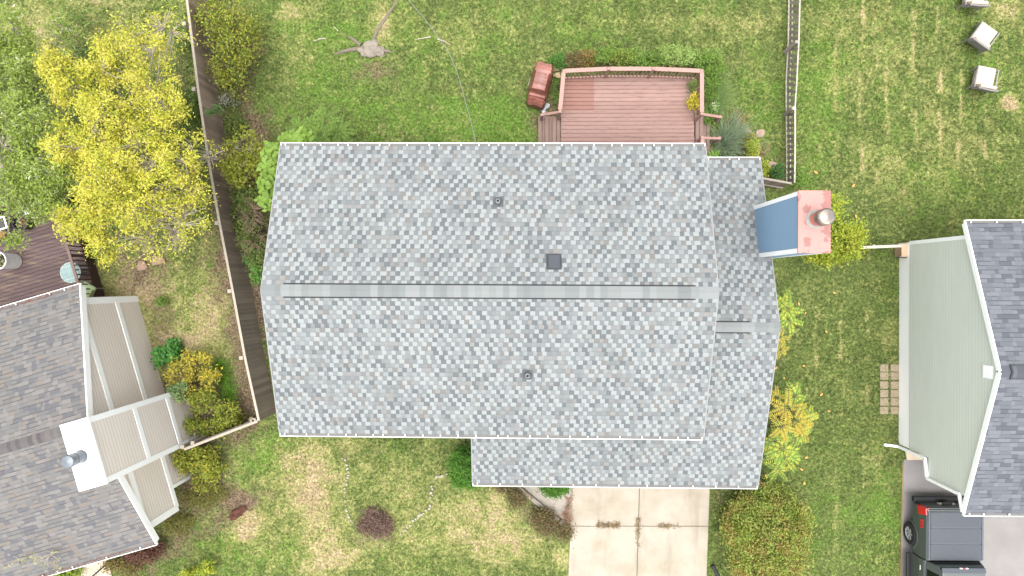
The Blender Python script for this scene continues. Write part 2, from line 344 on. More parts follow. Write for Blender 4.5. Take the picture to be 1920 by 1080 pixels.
def plant(name, label, cat, base, lobes, leaves, lmat, smat, per=40, sig=.16, size=.05, asp=.45, stem=.02, trunk=0, twig=.006, shell=.45, group=None, up=.5, hubs=None, leaf_part='foliage', stem_part='stems', hub_r=.5, extra=None):
    """base: pixel on the ground; lobes: (u, v, ru, rv, z, rz, tips[, density]) in photo pixels at height z"""
    B = P(base[0], base[1], 0); root = empty(name, B, label, cat, group)
    st = MB(); LC = []
    for lb in lobes:
        u, v, ru, rv, z, rz, nt = lb[:7]; dens = lb[7] if len(lb) > 7 else 1.0
        c = P(u, v, z); k = PX(z); q = in_ell(nt, shell)
        T = np.array(c)+q*np.array([ru*k, rv*k, rz]); T[:, 2] = np.maximum(T[:, 2], .04)
        nh = max(1, int(nt**.5/1.6)) if hubs is None else hubs
        Hs = np.array(c)+in_ell(nh, .1)*np.array([ru*k, rv*k, rz])*hub_r; Hs[:, 2] = np.maximum(Hs[:, 2]-rz*.25, .08)
        for h in Hs:
            a = np.array(B); st_a = a+np.array([*(RNG.normal(size=2)*stem*1.5), 0])
            mid = (a*.45+h*.55); mid[2] = h[2]*.6; mid[:2] += RNG.normal(size=2)*.08*max(.3, h[2]*.25)
            if trunk: st_a = a+np.array([0, 0, trunk])+RNG.normal(size=3)*.03
            st.tube([st_a, mid, h], stem, max(twig*1.3, stem*.45), n=5, cap=False)
        for t in T:
            h = Hs[np.argmin(((Hs-t)**2).sum(1))]; m = (h+t)/2+RNG.normal(size=3)*.06*max(.3, rz)
            st.tube([h, m, t], max(twig, stem*.3), twig*.5, n=3, cap=False)
            n = RNG.poisson(per*dens)
            if n:
                f = 1-RNG.random(n)**1.6*.55
                LC.append((m[None]*(1-f[:, None])+t[None]*f[:, None])+RNG.normal(size=(n, 3))*sig*np.array([1, 1, .7]))
    if trunk: st.tube([B, B+Vector((.02, 0, trunk*.5)), B+Vector((0, 0, trunk*1.05))], stem*1.7, stem*1.3, n=8)
    o = st.build(stem_part, smat, root); 
    if LC:
        C = np.concatenate(LC); C[:, 2] = np.maximum(C[:, 2], .02); V, F = leaf_quads(C, size, asp, up); np_mesh(leaf_part, V, F, lmat, root)
    if extra: extra(root, B)
    return rebase(root)
def fronds(name, label, cat, base, heads, lmat, smat, pairs=9, leaf=.085, asp=.33, group=None, nf=7, length=.55):
    """pinnate plants: heads (u, v, z, scale)"""
    B = P(base[0], base[1], 0); root = empty(name, B, label, cat, group); st = MB(); Vs = []; n0 = 0
    C_, A_, B_, F_ = [], [], [], []
    for (u, v, z, sc) in heads:
        h = P(u, v, z); st.tube([B, (B+h)/2+Vector((0, 0, z*.15)), h], .018, .009, n=5, cap=False)
        for i in range(nf):
            th = 2*math.pi*(i+random.uniform(-.3, .3))/nf; L = length*sc*random.uniform(.7, 1.15); d = Vector((math.cos(th), math.sin(th), 0))
            pts = [h+d*L*t+Vector((0, 0, L*(.45*t-.62*t*t))) for t in (0, .25, .5, .75, 1)]
            st.tube(pts, .006, .003, n=3, cap=False)
            for j in range(pairs):
                t = .18+.82*j/(pairs-1); p = h+d*L*t+Vector((0, 0, L*(.45*t-.62*t*t)))
                s = leaf*sc*(1-.55*abs(t-.45))*random.uniform(.85, 1.1)
                for sd_ in (-1, 1):
                    a = (Vector((-d.y, d.x, 0))*sd_+d*.45+Vector((0, 0, random.uniform(-.35, .1)))).normalized()
                    b = a.cross(Vector((random.uniform(-.2, .2), random.uniform(-.2, .2), 1))).normalized()
                    C_.append(p+a*s*.9); A_.append(a*s); B_.append(b*s*asp); F_.append(Vector((0, 0, s*.08)))
    V, F = leaf_axes(*[np.array(q) for q in (C_, A_, B_, F_)]); st.build('stems', smat, root); np_mesh('foliage', V, F, lmat, root)
    return rebase(root)
def blades(name, label, cat, spots, lmat, n=160, L=(.5, .9), wd=.012, spread=.06, group=None, droop=.5, lean=None, part='blades', zb=0):
    """arching grass clumps: spots = pixel centres with radius (u, v, r_m)"""
    B = P(spots[0][0], spots[0][1], zb); V = []; F = []
    for (u, v, rr) in spots:
        c = np.array(P(u, v, zb))
        for i in range(n):
            th = random.uniform(0, 2*math.pi)
            if lean is not None: th = random.gauss(lean, .9)
            d = np.array([math.cos(th), math.sin(th), 0]); l = random.uniform(*L); s = np.array([-d[1], d[0], 0])*wd*random.uniform(.6, 1.2)
            p0 = c+np.array([random.gauss(0, rr), random.gauss(0, rr), 0]); out = random.uniform(.25, 1)
            q = len(V)
            for k in range(4):
                t = k/3; p = p0+d*l*out*t**1.3+np.array([0, 0, l*(t*(1.05-.35*out)-droop*out*t*t*.8)]); ww = s*(1-.85*t)
                p[2] = max(p[2], zb+.01); V += [p-ww, p+ww]
            for k in range(3): F.append((q+2*k, q+2*k+1, q+2*k+3, q+2*k+2))
    o = np_mesh(name, np.array(V)-np.array(B), np.array(F), lmat); o.location = B
    return tag(o, label, cat, group)
# ------------------------------------------------------------------ common materials
WHITE = mat('white_trim', (236, 236, 235), .5, .05)
TROUGH = mat('gutter_trough', (112, 110, 108), .7, .15)
EDGE = mat('pale_drip_edge', (136, 136, 136), .5, .05)
DARKV = mat('vent_black', (28, 28, 30), .6, .1)
METAL = mat('galvanised', (120, 124, 128), .4, .2, 6, metal=.6)
BLUE = siding_mat('blue_siding', (120, 148, 174), .105)
SHG = shingle_mat('grey_shingles', [((137, 141, 141), 58), ((126, 130, 131), 24), ((114, 117, 118), 10), ((123, 122, 120), 8)], [((108, 112, 113), 32), ((94, 98, 100), 30), ((117, 120, 120), 24), ((109, 108, 106), 14)], wd=.14, jitter=.3)
CAPM = shingle_mat('ridge_shingles', [((136, 140, 139), 3), ((129, 134, 134), 3), ((142, 145, 145), 3), ((125, 128, 129), 1)], row=5, wd=.2, jitter=.2)
SHL = shingle_mat('brown_grey_shingles', [((109, 107, 106), 3), ((102, 101, 101), 3), ((116, 113, 111), 3), ((94, 94, 97), 2), ((113, 107, 102), 2), ((106, 105, 104), 2)], wd=.2, line=.5, line_col=(68, 67, 68), grain=.14)
SHR = shingle_mat('blue_grey_shingles', [((101, 104, 110), 4), ((95, 98, 104), 4), ((107, 109, 115), 3), ((85, 87, 94), 2)], wd=.24, line=.4, line_col=(66, 68, 74), grain=.14)
SIDL = siding_mat('beige_grey_siding', (212, 202, 193), .16, line=.26)
SIDR = siding_mat('sage_siding', (194, 198, 189), .155, line=.13)
GLASS = mat('window_glass', (40, 48, 56), .08, .05, spec=.6)
DECKM = mat('weathered_red_planks', (172, 128, 116), .75, .28, 5, (1, 9, 1), island=.1, stain=(108, 84, 76), stain_amt=.75, stain_scale=1.6)
DECKR = mat('red_brown_rail', (160, 126, 117), .7, .2, 6, island=.1)
DECKS = mat('stair_planks', (126, 104, 95), .75, .3, 5, (9, 1, 1), island=.12, stain=(100, 86, 76), stain_amt=.5)
DARKDECK = mat('dark_brown_planks', (86, 70, 70), .7, .25, 5, (1, 9, 1), rot=-16, island=.14, stain=(130, 112, 86), stain_amt=.55, stain_scale=1.0)
RAILD = mat('dark_brown_rail', (70, 52, 48), .7, .15)
OLDWOOD = mat('silver_weathered_wood', (140, 132, 122), .85, .25, 8, island=.16)
DARKWOOD = mat('dark_weathered_boards', (142, 125, 110), .85, .25, 6, (1, 1, .15), island=.22)
CAPWOOD = mat('pale_fence_cap', (158, 148, 134), .8, .18, 7, island=.1)
BARK = mat('grey_bark', (158, 148, 136), .9, .2, 12)
TWIG = mat('brown_twigs', (112, 98, 82), .9, .2, 12)
GSTEM = mat('green_stems', (96, 104, 56), .8, .2, 12)

# ------------------------------------------------------------------ house helpers (local coordinates: gable along x)
def slope(mb, x0, x1, ye, ze, yr, zr, th=.05):
    """one roof slope slab from eave (ye, ze) to ridge (yr, zr)"""
    L = math.hypot(yr-ye, zr-ze); f = yr > ye
    t = [(x0, ye, ze), (x1, ye, ze), (x1, yr, zr), (x0, yr, zr)]; uv = [(x0+50, 0), (x1+50, 0), (x1+50, L), (x0+50, L)]
    b = [(a, c, d-th) for a, c, d in t]
    if not f: t2, uv2 = t[::-1], uv[::-1]
    else: t2, uv2 = t, uv
    mb.face(t2, uv2); mb.face(b[::-1] if f else b)
    for i in range(4):
        j = (i+1) % 4; q = [b[i], b[j], t[j], t[i]]; mb.face(q if f else q[::-1], [(0, 0), (.1, 0), (.1, .02), (0, .02)])
def gutter(name, x0, x1, ye, ze, side, parent, step=.55, debris=None):
    """white eave gutter with hanger straps; side = +1 when the eave faces +y"""
    m = MB(); s = side; W = .105
    y = lambda d: ye+s*d
    def bx(a, b, c, d, e, f): m.box(a, b, min(c, d), max(c, d), e, f)
    bx(x0, x1, y(W-.016), y(W), ze-.12, ze-.015); 
    bx(x0, x0+.02, y(0), y(W-.022), ze-.105, ze-.03); bx(x1-.02, x1, y(0), y(W-.022), ze-.105, ze-.03)
    x = x0+.15
    while x < x1-.1:
        bx(x, x+.024, y(.0), y(W-.016), ze-.022, ze-.006+.02); x += step*random.choice((.55, 1, 1, 1, 1.25))
    o = m.build(name, WHITE, parent); m = MB(); bx(x0+.02, x1-.02, y(0), y(W-.022), ze-.12, ze-.06); m.build('trough', TROUGH, o)
    if debris:
        n = int((x1-x0)*70); X = RNG.uniform(x0, x1, n); Yy = ye+s*RNG.uniform(-.06, W-.03, n)
        V, F = leaf_quads(np.stack([X, Yy, np.full(n, ze+.006)+RNG.uniform(0, .02, n)], -1), .022, .5, .8); np_mesh('gutter_leaves', V, F, debris, o)
    return o
def gable_wall(mb, x0, x1, y0, y1, z0, ze, yr, zr):
    """walls closed under a gable roof"""
    pr = [(y0, z0), (y1, z0), (y1, ze), (yr, zr), (y0, ze)]
    mb.hexa([(x0, a, b) for a, b in pr], [(x1, a, b) for a, b in pr])
def window(parent, c, wd, h, axis, sgn):
    """window on a wall: axis 'x' wall faces ±x, 'y' faces ±y"""
    m = MB(); g = MB(); t = .06
    def bx(mb, a0, a1, z0, z1, d0, d1):
        if axis == 'y': mb.box(c[0]+a0, c[0]+a1, min(c[1]+sgn*d0, c[1]+sgn*d1), max(c[1]+sgn*d0, c[1]+sgn*d1), c[2]+z0, c[2]+z1)
        else: mb.box(min(c[0]+sgn*d0, c[0]+sgn*d1), max(c[0]+sgn*d0, c[0]+sgn*d1), c[1]+a0, c[1]+a1, c[2]+z0, c[2]+z1)
    bx(m, -wd/2-t, -wd/2, -h/2, h/2, -.02, .035); bx(m, wd/2, wd/2+t, -h/2, h/2, -.02, .035)
    bx(m, -wd/2-t, wd/2+t, h/2, h/2+t, -.02, .037); bx(m, -wd/2-t, wd/2+t, -h/2-t, -h/2, -.02, .05); bx(m, -wd/2, wd/2, -.02, .02, -.02, .03)
    bx(g, -wd/2, wd/2, -h/2, h/2, -.03, .012)
    o = m.build('window', WHITE, parent); g.build('pane', GLASS, o); return o

# ------------------------------------------------------------------ central house
HX0, HX1, HYB, HYR, HYF, HZE, HZR = -7.64, 5.52, 4.22, -.26, -4.73, 4.7, 6.3
GX0, GX1, GYB, GYR, GYF, GZE, GZR = -1.72, 7.71, 4.07, -1.32, -6.67, 3.15, 5.05
LH_A = R_(16.3); LH_O = Vector((-13.52, -4.37, 0))
HOLES = [(-7.2, 5.2, -4.4, 3.8), (-1.4, 7.4, -6.2, 3.8), (14, 30, -6.5, 1.4), (1.2, 6.9, -12, -6), (13.9, 30, -13, -6.3), (1.3, 6.4, 3.8, 7.6)]
def central_house():
    root = empty('house', (0, 0, 0), 'blue sided house under a wide pale grey mottled shingle roof in the middle', 'house', rz=R_(-.3))
    A = R_(-.3)
    r = MB(); slope(r, HX0, HX1, HYF, HZE, HYR, HZR); slope(r, HX0, HX1, HYB, HZE, HYR, HZR); ro = r.build('upper_roof', SHG, root)
    r = MB(); slope(r, GX0, GX1, GYF, GZE, GYR, GZR); slope(r, HX1-.35, GX1, GYB, GZE, GYR, GZR); rl = r.build('lower_roof', SHG, root)
    def pitch(y, ye, ze, yr, zr): return ze+(zr-ze)*(y-ye)/(yr-ye)
    def ridge(x0, x1, v0, v1, yr, zr, ye, ze, wd, ro_):
        k = (zr-ze)/abs(yr-ye); m = MB()
        for s in (-1, 1):
            for (a, b, lift) in ((x0, x1, .012), (v0, v1, .036)):
                if b <= a: continue
                t = [(a, yr, zr+lift), (b, yr, zr+lift), (b, yr+s*wd, zr-k*wd+lift), (a, yr+s*wd, zr-k*wd+lift)]
                uv = [(a+60, .1), (b+60, .1), (b+60, .4), (a+60, .4)]
                if s > 0: m.face(t, uv)
                else: m.face(t[::-1], uv[::-1])
                q = [t[3], t[2], (b, yr+s*wd, zr-k*wd+.003), (a, yr+s*wd, zr-k*wd+.003)]; m.face(q if s < 0 else q[::-1], [(0, .1)]*4)
                for x in (a, b): m.face([(x, yr, zr+lift), (x, yr+s*wd, zr-k*wd+lift), (x, yr+s*wd, zr-k*wd), (x, yr, zr)], [(0, .1)]*4)
        m.build('ridge_cap', CAPM, ro_)
        d = MB()
        for s in (-1, 1): d.bar((v0, yr+s*(wd+.02), zr-k*(wd+.02)+.014), (v1, yr+s*(wd+.02), zr-k*(wd+.02)+.014), .036, .02)  # black vent edge, widened so its colour also draws the thin shadow beside it
        d.build('ridge_vent', DARKV, ro_)
    ridge(HX0-.02, HX1+.02, P(530, 545, HZR).x, P(1305, 545, HZR).x, HYR, HZR, HYB, HZE, .175, ro)
    ridge(HX1-.3, GX1+.02, HX1-.25, P(1407, 612, GZR).x, GYR, GZR, GYB, GZE, .15, rl)
    # rake and fascia trim
    t = MB()
    for x in (HX0-.004, HX1+.004):
        for ye in (HYB, HYF): t.bar((x, ye, HZE-.075), (x, HYR, HZR-.075), .03, .15)
    for y, s in ((HYB-.03, 1), (HYF+.03, -1)): t.box(HX0+.01, HX1-.01, y-.012, y+.012, HZE-.22, HZE-.045)
    t.build('roof_trim', EDGE, ro)
    t = MB()
    for x, ys in ((GX0-.004, (GYF,)), (GX1+.004, (GYB, GYF))):
        for ye in ys: t.bar((x, ye, GZE-.075), (x, GYR if x > 0 else -4.6, (GZR if x > 0 else pitch(-4.6, GYF, GZE, GYR, GZR))-.075), .03, .15)
    t.box(GX0+.01, GX1-.01, GYF+.02, GYF+.045, GZE-.22, GZE-.04)
    t.build('roof_trim', EDGE, rl)
    gutter('gutter', HX0, HX1, HYB, HZE, 1, root); gutter('gutter', HX0, HX1-.02, HYF, HZE, -1, root)
    gutter('gutter', HX1+.02, GX1, GYB, GZE, 1, root); gutter('gutter', GX0, GX1, GYF, GZE, -1, root, .75)
    # walls
    m = MB(); gable_wall(m, HX0+.3, HX1-.3, HYF+.4, HYB-.4, -.1, HZE+.04, HYR, HZR-.1); m.build('upper_wall', BLUE, root)
    m = MB(); gable_wall(m, GX0+.32, GX1-.28, GYF+.45, GYB-.4, -.1, GZE+.06, GYR, GZR-.12); m.build('lower_wall', BLUE, root)
    for x in (-5.6, -3.2): window(root, (x, HYF+.4, 3.4), 1.3, 1.2, 'y', -1)
    for x in (-5.4, -2.6, .2): window(root, (x, HYB-.4, 3.5), 1.2, 1.1, 'y', 1)
    window(root, (HX0+.3, 1.2, 3.3), .9, 1.1, 'x', -1); window(root, (GX1-.28, -4.2, 1.6), .9, 1.0, 'x', 1)
    g = MB(); gx = (P(1080, 905, 0).x+.3, P(1328, 905, 0).x-.3)
    for i in range(4): g.box(gx[0], gx[1], GYF+.41, GYF+.445, .05+i*.53, .05+i*.53+.51)
    g.build('garage_door', WHITE, root)
    g = MB(); g.box(2.9, 4.6, HYB-.44, HYB-.38, .66, 2.7); go = g.build('patio_door', GLASS, root)
    # roof fittings
    def boot(u, v, s):
        y0 = P(u, v, 5.3).y; x0 = P(u, v, 5.3).x; z = pitch(y0, HYB if y0 > HYR else HYF, HZE, HYR, HZR)
        c = P(u, v, z+.1); c = Matrix.Rotation(-A, 3, 'Z') @ c
        z = pitch(c.y, HYB if c.y > HYR else HYF, HZE, HYR, HZR); k = (HZR-HZE)/(HYB-HYR)*(-1 if c.y > HYR else 1)
        b = MB(); hw = .16
        b.hexa([(c.x-hw, c.y-hw, z-k*hw+.004), (c.x+hw, c.y-hw, z-k*hw+.004), (c.x+hw, c.y+hw, z+k*hw+.004), (c.x-hw, c.y+hw, z+k*hw+.004)],
               [(c.x-hw, c.y-hw, z-k*hw+.012), (c.x+hw, c.y-hw, z-k*hw+.012), (c.x+hw, c.y+hw, z+k*hw+.012), (c.x-hw, c.y+hw, z+k*hw+.012)])
        b.lathe((c.x, c.y, z-.04), [(.15, 0), (.145, .06), (.10, .1), (.085, .16), (.07, .17)], 20)
        o = b.build('vent_boot', mat('vent_grey', (84, 86, 90), .55, .15), root, smooth=False)
        p = MB(); p.lathe((c.x, c.y, z), [(.06, 0), (.06, .34), (.045, .345), (.045, .05), (.0, .05)], 16); p.build('vent_pipe', mat('vent_pipe_grey', (150, 150, 150), .5, .1), o, smooth=False)
    boot(934, 378, 1); boot(989, 703, 1)
    c = P(1038, 491, 5.75); c = Matrix.Rotation(-A, 3, 'Z') @ c; k = (HZR-HZE)/(HYB-HYR); z = pitch(c.y, HYB, HZE, HYR, HZR)
    b = MB(); hx, hy = .165, .20
    q = lambda dx, dy, dz: (c.x+dx, c.y+dy, z-k*dy+dz)
    b.hexa([q(-hx, -hy, .05), q(hx, -hy, .03), q(hx, hy, .09), q(-hx, hy, .09)], [q(-hx, -hy, .09), q(hx, -hy, .09), q(hx, hy, .17), q(-hx, hy, .17)])
    b.hexa([q(-hx-.06, -hy-.03, .004), q(hx+.06, -hy-.03, .004), q(hx+.06, hy+.03, .004), q(-hx-.06, hy+.03, .004)], [q(-hx-.06, -hy-.03, .012), q(hx+.06, -hy-.03, .012), q(hx+.06, hy+.03, .012), q(-hx-.06, hy+.03, .012)])
    b.hexa([q(-hx+.03, -hy+.03, .012), q(hx-.03, -hy+.03, .012), q(hx-.03, hy-.03, .012), q(-hx+.03, hy-.03, .012)], [q(-hx+.03, -hy+.03, .06), q(hx-.03, -hy+.03, .06), q(hx-.03, hy-.03, .1), q(-hx+.03, hy-.03, .1)])
    b.build('roof_vent', mat('roof_vent_grey', (72, 75, 80), .75, .1, spec=.1), root, bevel=.012)
    # chimney
    cx0, cx1, cy0, cy1, zt = 7.33, 8.14, .86, 2.48, 7.5
    m = MB(); m.box(cx0, cx1, cy0, cy1, -.1, zt-.06); ch = m.build('chimney', BLUE, root)
    t = MB(); e = .012; ww = .1
    for x, sx in ((cx0, -1), (cx1, 1)):
        for y, sy in ((cy0, -1), (cy1, 1)):
            t.box(min(x+sx*e, x-sx*ww), max(x+sx*e, x-sx*ww), min(y, y+sy*e*1.5), max(y, y+sy*e*1.5), 0, zt-.07)
            t.box(min(x, x+sx*e*1.2), max(x, x+sx*e*1.2), min(y-sy*ww, y), max(y-sy*ww, y), 0, zt-.07)
    t.build('corner_trim', WHITE, ch)
    k = NT('faded_pink_cap'); mp = k.n('Mapping', {0: k.pos(), 3: (1, .9, 1)})
    f = k.fac(k.noise(mp.outputs[0], 2.3, 4, .5), .54, .56); f2 = k.fac(k.noise(mp.outputs[0], 7, 5, .7), .5, .7)
    c0 = k.mix(k.m_('MULTIPLY', f, .75), lin((178, 116, 110)), lin((104, 80, 75))); c0 = k.mix(k.m_('MULTIPLY', f2, .3), c0, lin((168, 96, 84)))
    capm = k.fin(c0, .55, .3)
    m = MB(); m.box(cx0-.03, cx1+.03, cy0-.03, cy1+.03, zt-.06, zt); cp = m.build('chimney_cap', capm, ch, bevel=.006)
    fb = P(1529, 411, zt); fb = Matrix.Rotation(-A, 3, 'Z') @ fb
    m = MB(); m.lathe(fb, [(.27, .001), (.25, .03), (.2, .05), (.19, .05)], 28); m.build('flashing', mat('sealant_grey', (150, 146, 140), .8, .4, 10, bump=.4), ch)
    m = MB(); m.lathe(fb, [(.175, 0), (.175, .42)], 28); fl = m.build('flue', mat('flue_rust_pink', (196, 128, 116), .5, .3, 6, metal=.1), ch, smooth=False)
    m = MB(); m.lathe(fb+Vector((0, 0, .40)), [(.19, 0), (.225, .02), (.225, .3), (.19, .34), (.0, .36)], 28); m.build('flue_cap', mat('sooty_metal', (112, 106, 102), .42, .45, 5, metal=.5, stain=(176, 160, 140), stain_amt=.7), fl)
    return root

# ------------------------------------------------------------------ left neighbour house
def left_house():
    root = empty('neighbour_house', LH_O, 'beige sided house with brown grey shingles and a white capped chimney on the left', 'house', rz=LH_A)
    Mi = (Matrix.Translation(LH_O) @ Matrix.Rotation(LH_A, 4, 'Z')).inverted()
    Lc = lambda u, v, z: Mi @ P(u, v, z)
    E, ZE, ZR, X0 = 4.43, 3.4, 5.0, -11
    r = MB(); slope(r, X0, -.02, -E, ZE, 0, ZR); slope(r, X0, -.02, E, ZE, 0, ZR); ro = r.build('roof', SHL, root)
    k = (ZR-ZE)/E; m = MB()
    for s in (-1, 1):
        t = [(X0, 0, ZR+.03), (-.02, 0, ZR+.03), (-.02, s*.16, ZR-k*.16+.03), (X0, s*.16, ZR-k*.16+.03)]; uv = [(0, .1), (11, .1), (11, .3), (0, .3)]
        m.face(t if s > 0 else t[::-1], uv if s > 0 else uv[::-1]); m.face([t[3], t[2], (-.02, s*.16, ZR-k*.16), (X0, s*.16, ZR-k*.16)], [(0, .1)]*4)
    m.build('ridge_cap', shingle_mat('ridge_brown', [((104, 100, 100), 3), ((92, 88, 90), 3), ((112, 107, 105), 2)], row=5, wd=.14, jitter=.2), ro)
    t = MB()
    for s in (-1, 1): t.bar((.0, s*E, ZE-.13), (.0, 0, ZR-.13), .04, .26)
    t.build('rake_board', WHITE, ro)
    deb = leaf_mat('gutter_leaf', [(120, 60, 50), (150, 96, 70), (90, 50, 46), (170, 130, 90)])
    gutter('gutter', X0, .02, E, ZE, 1, root, .95, deb); gutter('gutter', X0, .02, -E, ZE, -1, root, .95, deb)
    WX, WB, WF, WF0 = -.1, 4.03, -3.95, -3.15
    m = MB(); gable_wall(m, X0+.2, WX, WF, WB, 1.4, ZE+.1, 0, ZR-.13); m.build('upper_wall', SIDL, root)
    m = MB(); m.box(X0+.25, WX-.004, WF0, WB-.004, -.1, 1.398); m.build('lower_wall', SIDL, root)
    t = MB()
    def hb(z0, z1, y0, y1): t.box(WX-.02, WX+.022, y0, y1, z0, z1)
    hb(1.29, 1.52, WF+.12, WB-.12); hb(ZE-.04, ZE+.19, WF+.12, WB-.12)
    t.box(WX-.1, WX+.028, WB-.2, WB+.028, -.05, ZE+.05); t.box(WX-.1, WX+.028, WF-.028, WF+.2, 1.36, ZE+.05); t.box(WX-.1, WX+.02, WF0-.02, WF0+.1, -.05, 1.36)
    t.build('wall_trim', WHITE, root)
    for y in (2.4, -2.2): pass
    # chimney chase
    b, c = Lc(165, 784, 6), Lc(200, 903, 6); a, d = Lc(110, 796, 6), Lc(150, 926, 6)
    x1 = (b.x+c.x)/2; x0 = (a.x+d.x)/2; y1 = (a.y+b.y)/2; y0 = (c.y+d.y)/2
    m = MB(); m.box(x0+.03, x1-.03, y0+.03, y1-.03, -.1, 5.93); ch = m.build('chimney', SIDL, root)
    m = MB(); m.box(x0, x1, y0, y1, 5.93, 6.0); m.build('chimney_cap', mat('white_metal_cap', (236, 236, 236), .4, .03), ch, bevel=.005)
    t = MB(); X = x1-.03
    for y, s in ((y0+.03, -1), (y1-.03, 1)): t.box(X-.11, X+.02, min(y+s*.02, y-s*.15), max(y+s*.02, y-s*.15), -.05, 5.92)
    for z in (1.29, 3.42): t.box(X-.02, X+.017, y0+.14, y1-.14, z, z+.23)
    t.build('chimney_trim', WHITE, ch)
    f = Lc(152, 856, 6)
    m = MB(); m.lathe(f, [(.2, 0), (.17, .05), (.165, .28), (.18, .29), (.18, .32), (.165, .33), (.165, .40), (.19, .41), (.19, .60), (.17, .63), (0, .66)], 28)
    m.build('flue', mat('flue_grey', (112, 118, 124), .4, .25, 5, metal=.4), ch)
    return root

# ------------------------------------------------------------------ right neighbour house
def right_house():
    GX, YB, YR, YF, ZE, ZR = 13.84, 1.87, -2.6, -7.26, 4.1, 5.8
    root = empty('neighbour_house', (GX, YR, 0), 'sage green sided house with blue grey shingles and white foundation on the right', 'house')
    X1 = 27
    r = MB(); slope(r, GX, X1, YF, ZE, YR, ZR); slope(r, GX, X1, YB, ZE, YR, ZR); ro = r.build('roof', SHR, root)
    t = MB()
    for ye in (YB, YF): t.bar((GX-.015, ye, ZE-.09), (GX-.015, YR, ZR-.09), .04, .17)
    t.build('rake_board', WHITE, ro)
    k = (ZR-ZE)/(YB-YR); m = MB(); d = MB()
    vx = P(1897, 706, ZR).x
    for s in (-1, 1):
        for a, b, l, mm in ((GX, vx, .012, m), (vx+.03, X1, .05, m)):
            tq = [(a, YR, ZR+l), (b, YR, ZR+l), (b, YR+s*.17, ZR-k*.17+l), (a, YR+s*.17, ZR-k*.17+l)]; uv = [(a, .1), (b, .1), (b, .3), (a, .3)]
            mm.face(tq if s > 0 else tq[::-1], uv if s > 0 else uv[::-1])
            mm.face([tq[3], tq[2], (b, YR+s*.17, ZR-k*.17), (a, YR+s*.17, ZR-k*.17)], [(0, .1)]*4)
        d.bar((vx-.02, YR+s*.19, ZR-k*.19+.025), (X1, YR+s*.19, ZR-k*.19+.025), .05, .05)
        d.bar((vx, YR, ZR+.03), (vx, YR+s*.2, ZR-k*.2+.03), .05, .05)
    m.build('ridge_cap', shingle_mat('ridge_blue', [((96, 98, 106), 3), ((88, 90, 98), 3), ((102, 104, 111), 2)], row=5, wd=.14, jitter=.2), ro)
    d.build('ridge_vent', mat('vent_dark_grey', (58, 60, 66), .6), ro)
    gutter('gutter', GX-.02, X1, YB, ZE, 1, root, .8); gutter('gutter', GX-.02, X1, YF, ZE, -1, root, .8)
    WX = GX+.04; yU = P(1803, 930, 3.9).y+.05; yL = P(1675, 833, 0).y; yB = 1.47
    m = MB(); gable_wall(m, WX, X1-.2, yU, yB, 2.0, ZE+.1, YR, ZR-.1); m.build('upper_wall', SIDR, root)
    m = MB(); m.box(WX+.004, X1-.2, yL, yB-.004, .75, 1.998); m.build('lower_wall', SIDR, root)
    m = MB(); m.box(WX+.03, X1-.2, yL+.01, yB-.01, -.1, .75); m.build('foundation', mat('white_foundation', (246, 245, 243), .7, .03, 5), root)
    t = MB(); t.box(WX-.02, WX+.1, yB-.1, yB+.025, .76, ZE+.02); t.build('corner_board', WHITE, root)
    m = MB(); yq = yU+.05
    m.bar((WX-.05, YF+.0, ZE-.1), (WX-.05, yq-.06, ZE-.28), .085, .085); m.bar((WX-.05, yq-.06, ZE-.28), (WX-.05, yq-.06, 2.0), .085, .085, up=(1, 0, 0))
    m.bar((WX-.05, yq-.06, 2.0), (WX-.05, yL-.06, 1.86), .085, .085); m.bar((WX-.05, yL-.06, 1.86), (WX-.05, yL-.06, .12), .085, .085, up=(1, 0, 0)); m.bar((WX-.05, yL-.06, .1), (WX-.55, yL-.0, .06), .085, .085)
    m.build('downspout', WHITE, root)
    v = P(1867, 698, 5.25); m = MB(); m.box(WX-.03, WX+.02, v.y-.2, v.y+.2, 4.92, 5.36)
    for i in range(5): m.box(WX-.045, WX-.03, v.y-.17, v.y+.17, 4.96+i*.075, 4.96+i*.075+.05)
    m.build('gable_vent', WHITE, root)
    rebase(root); return root

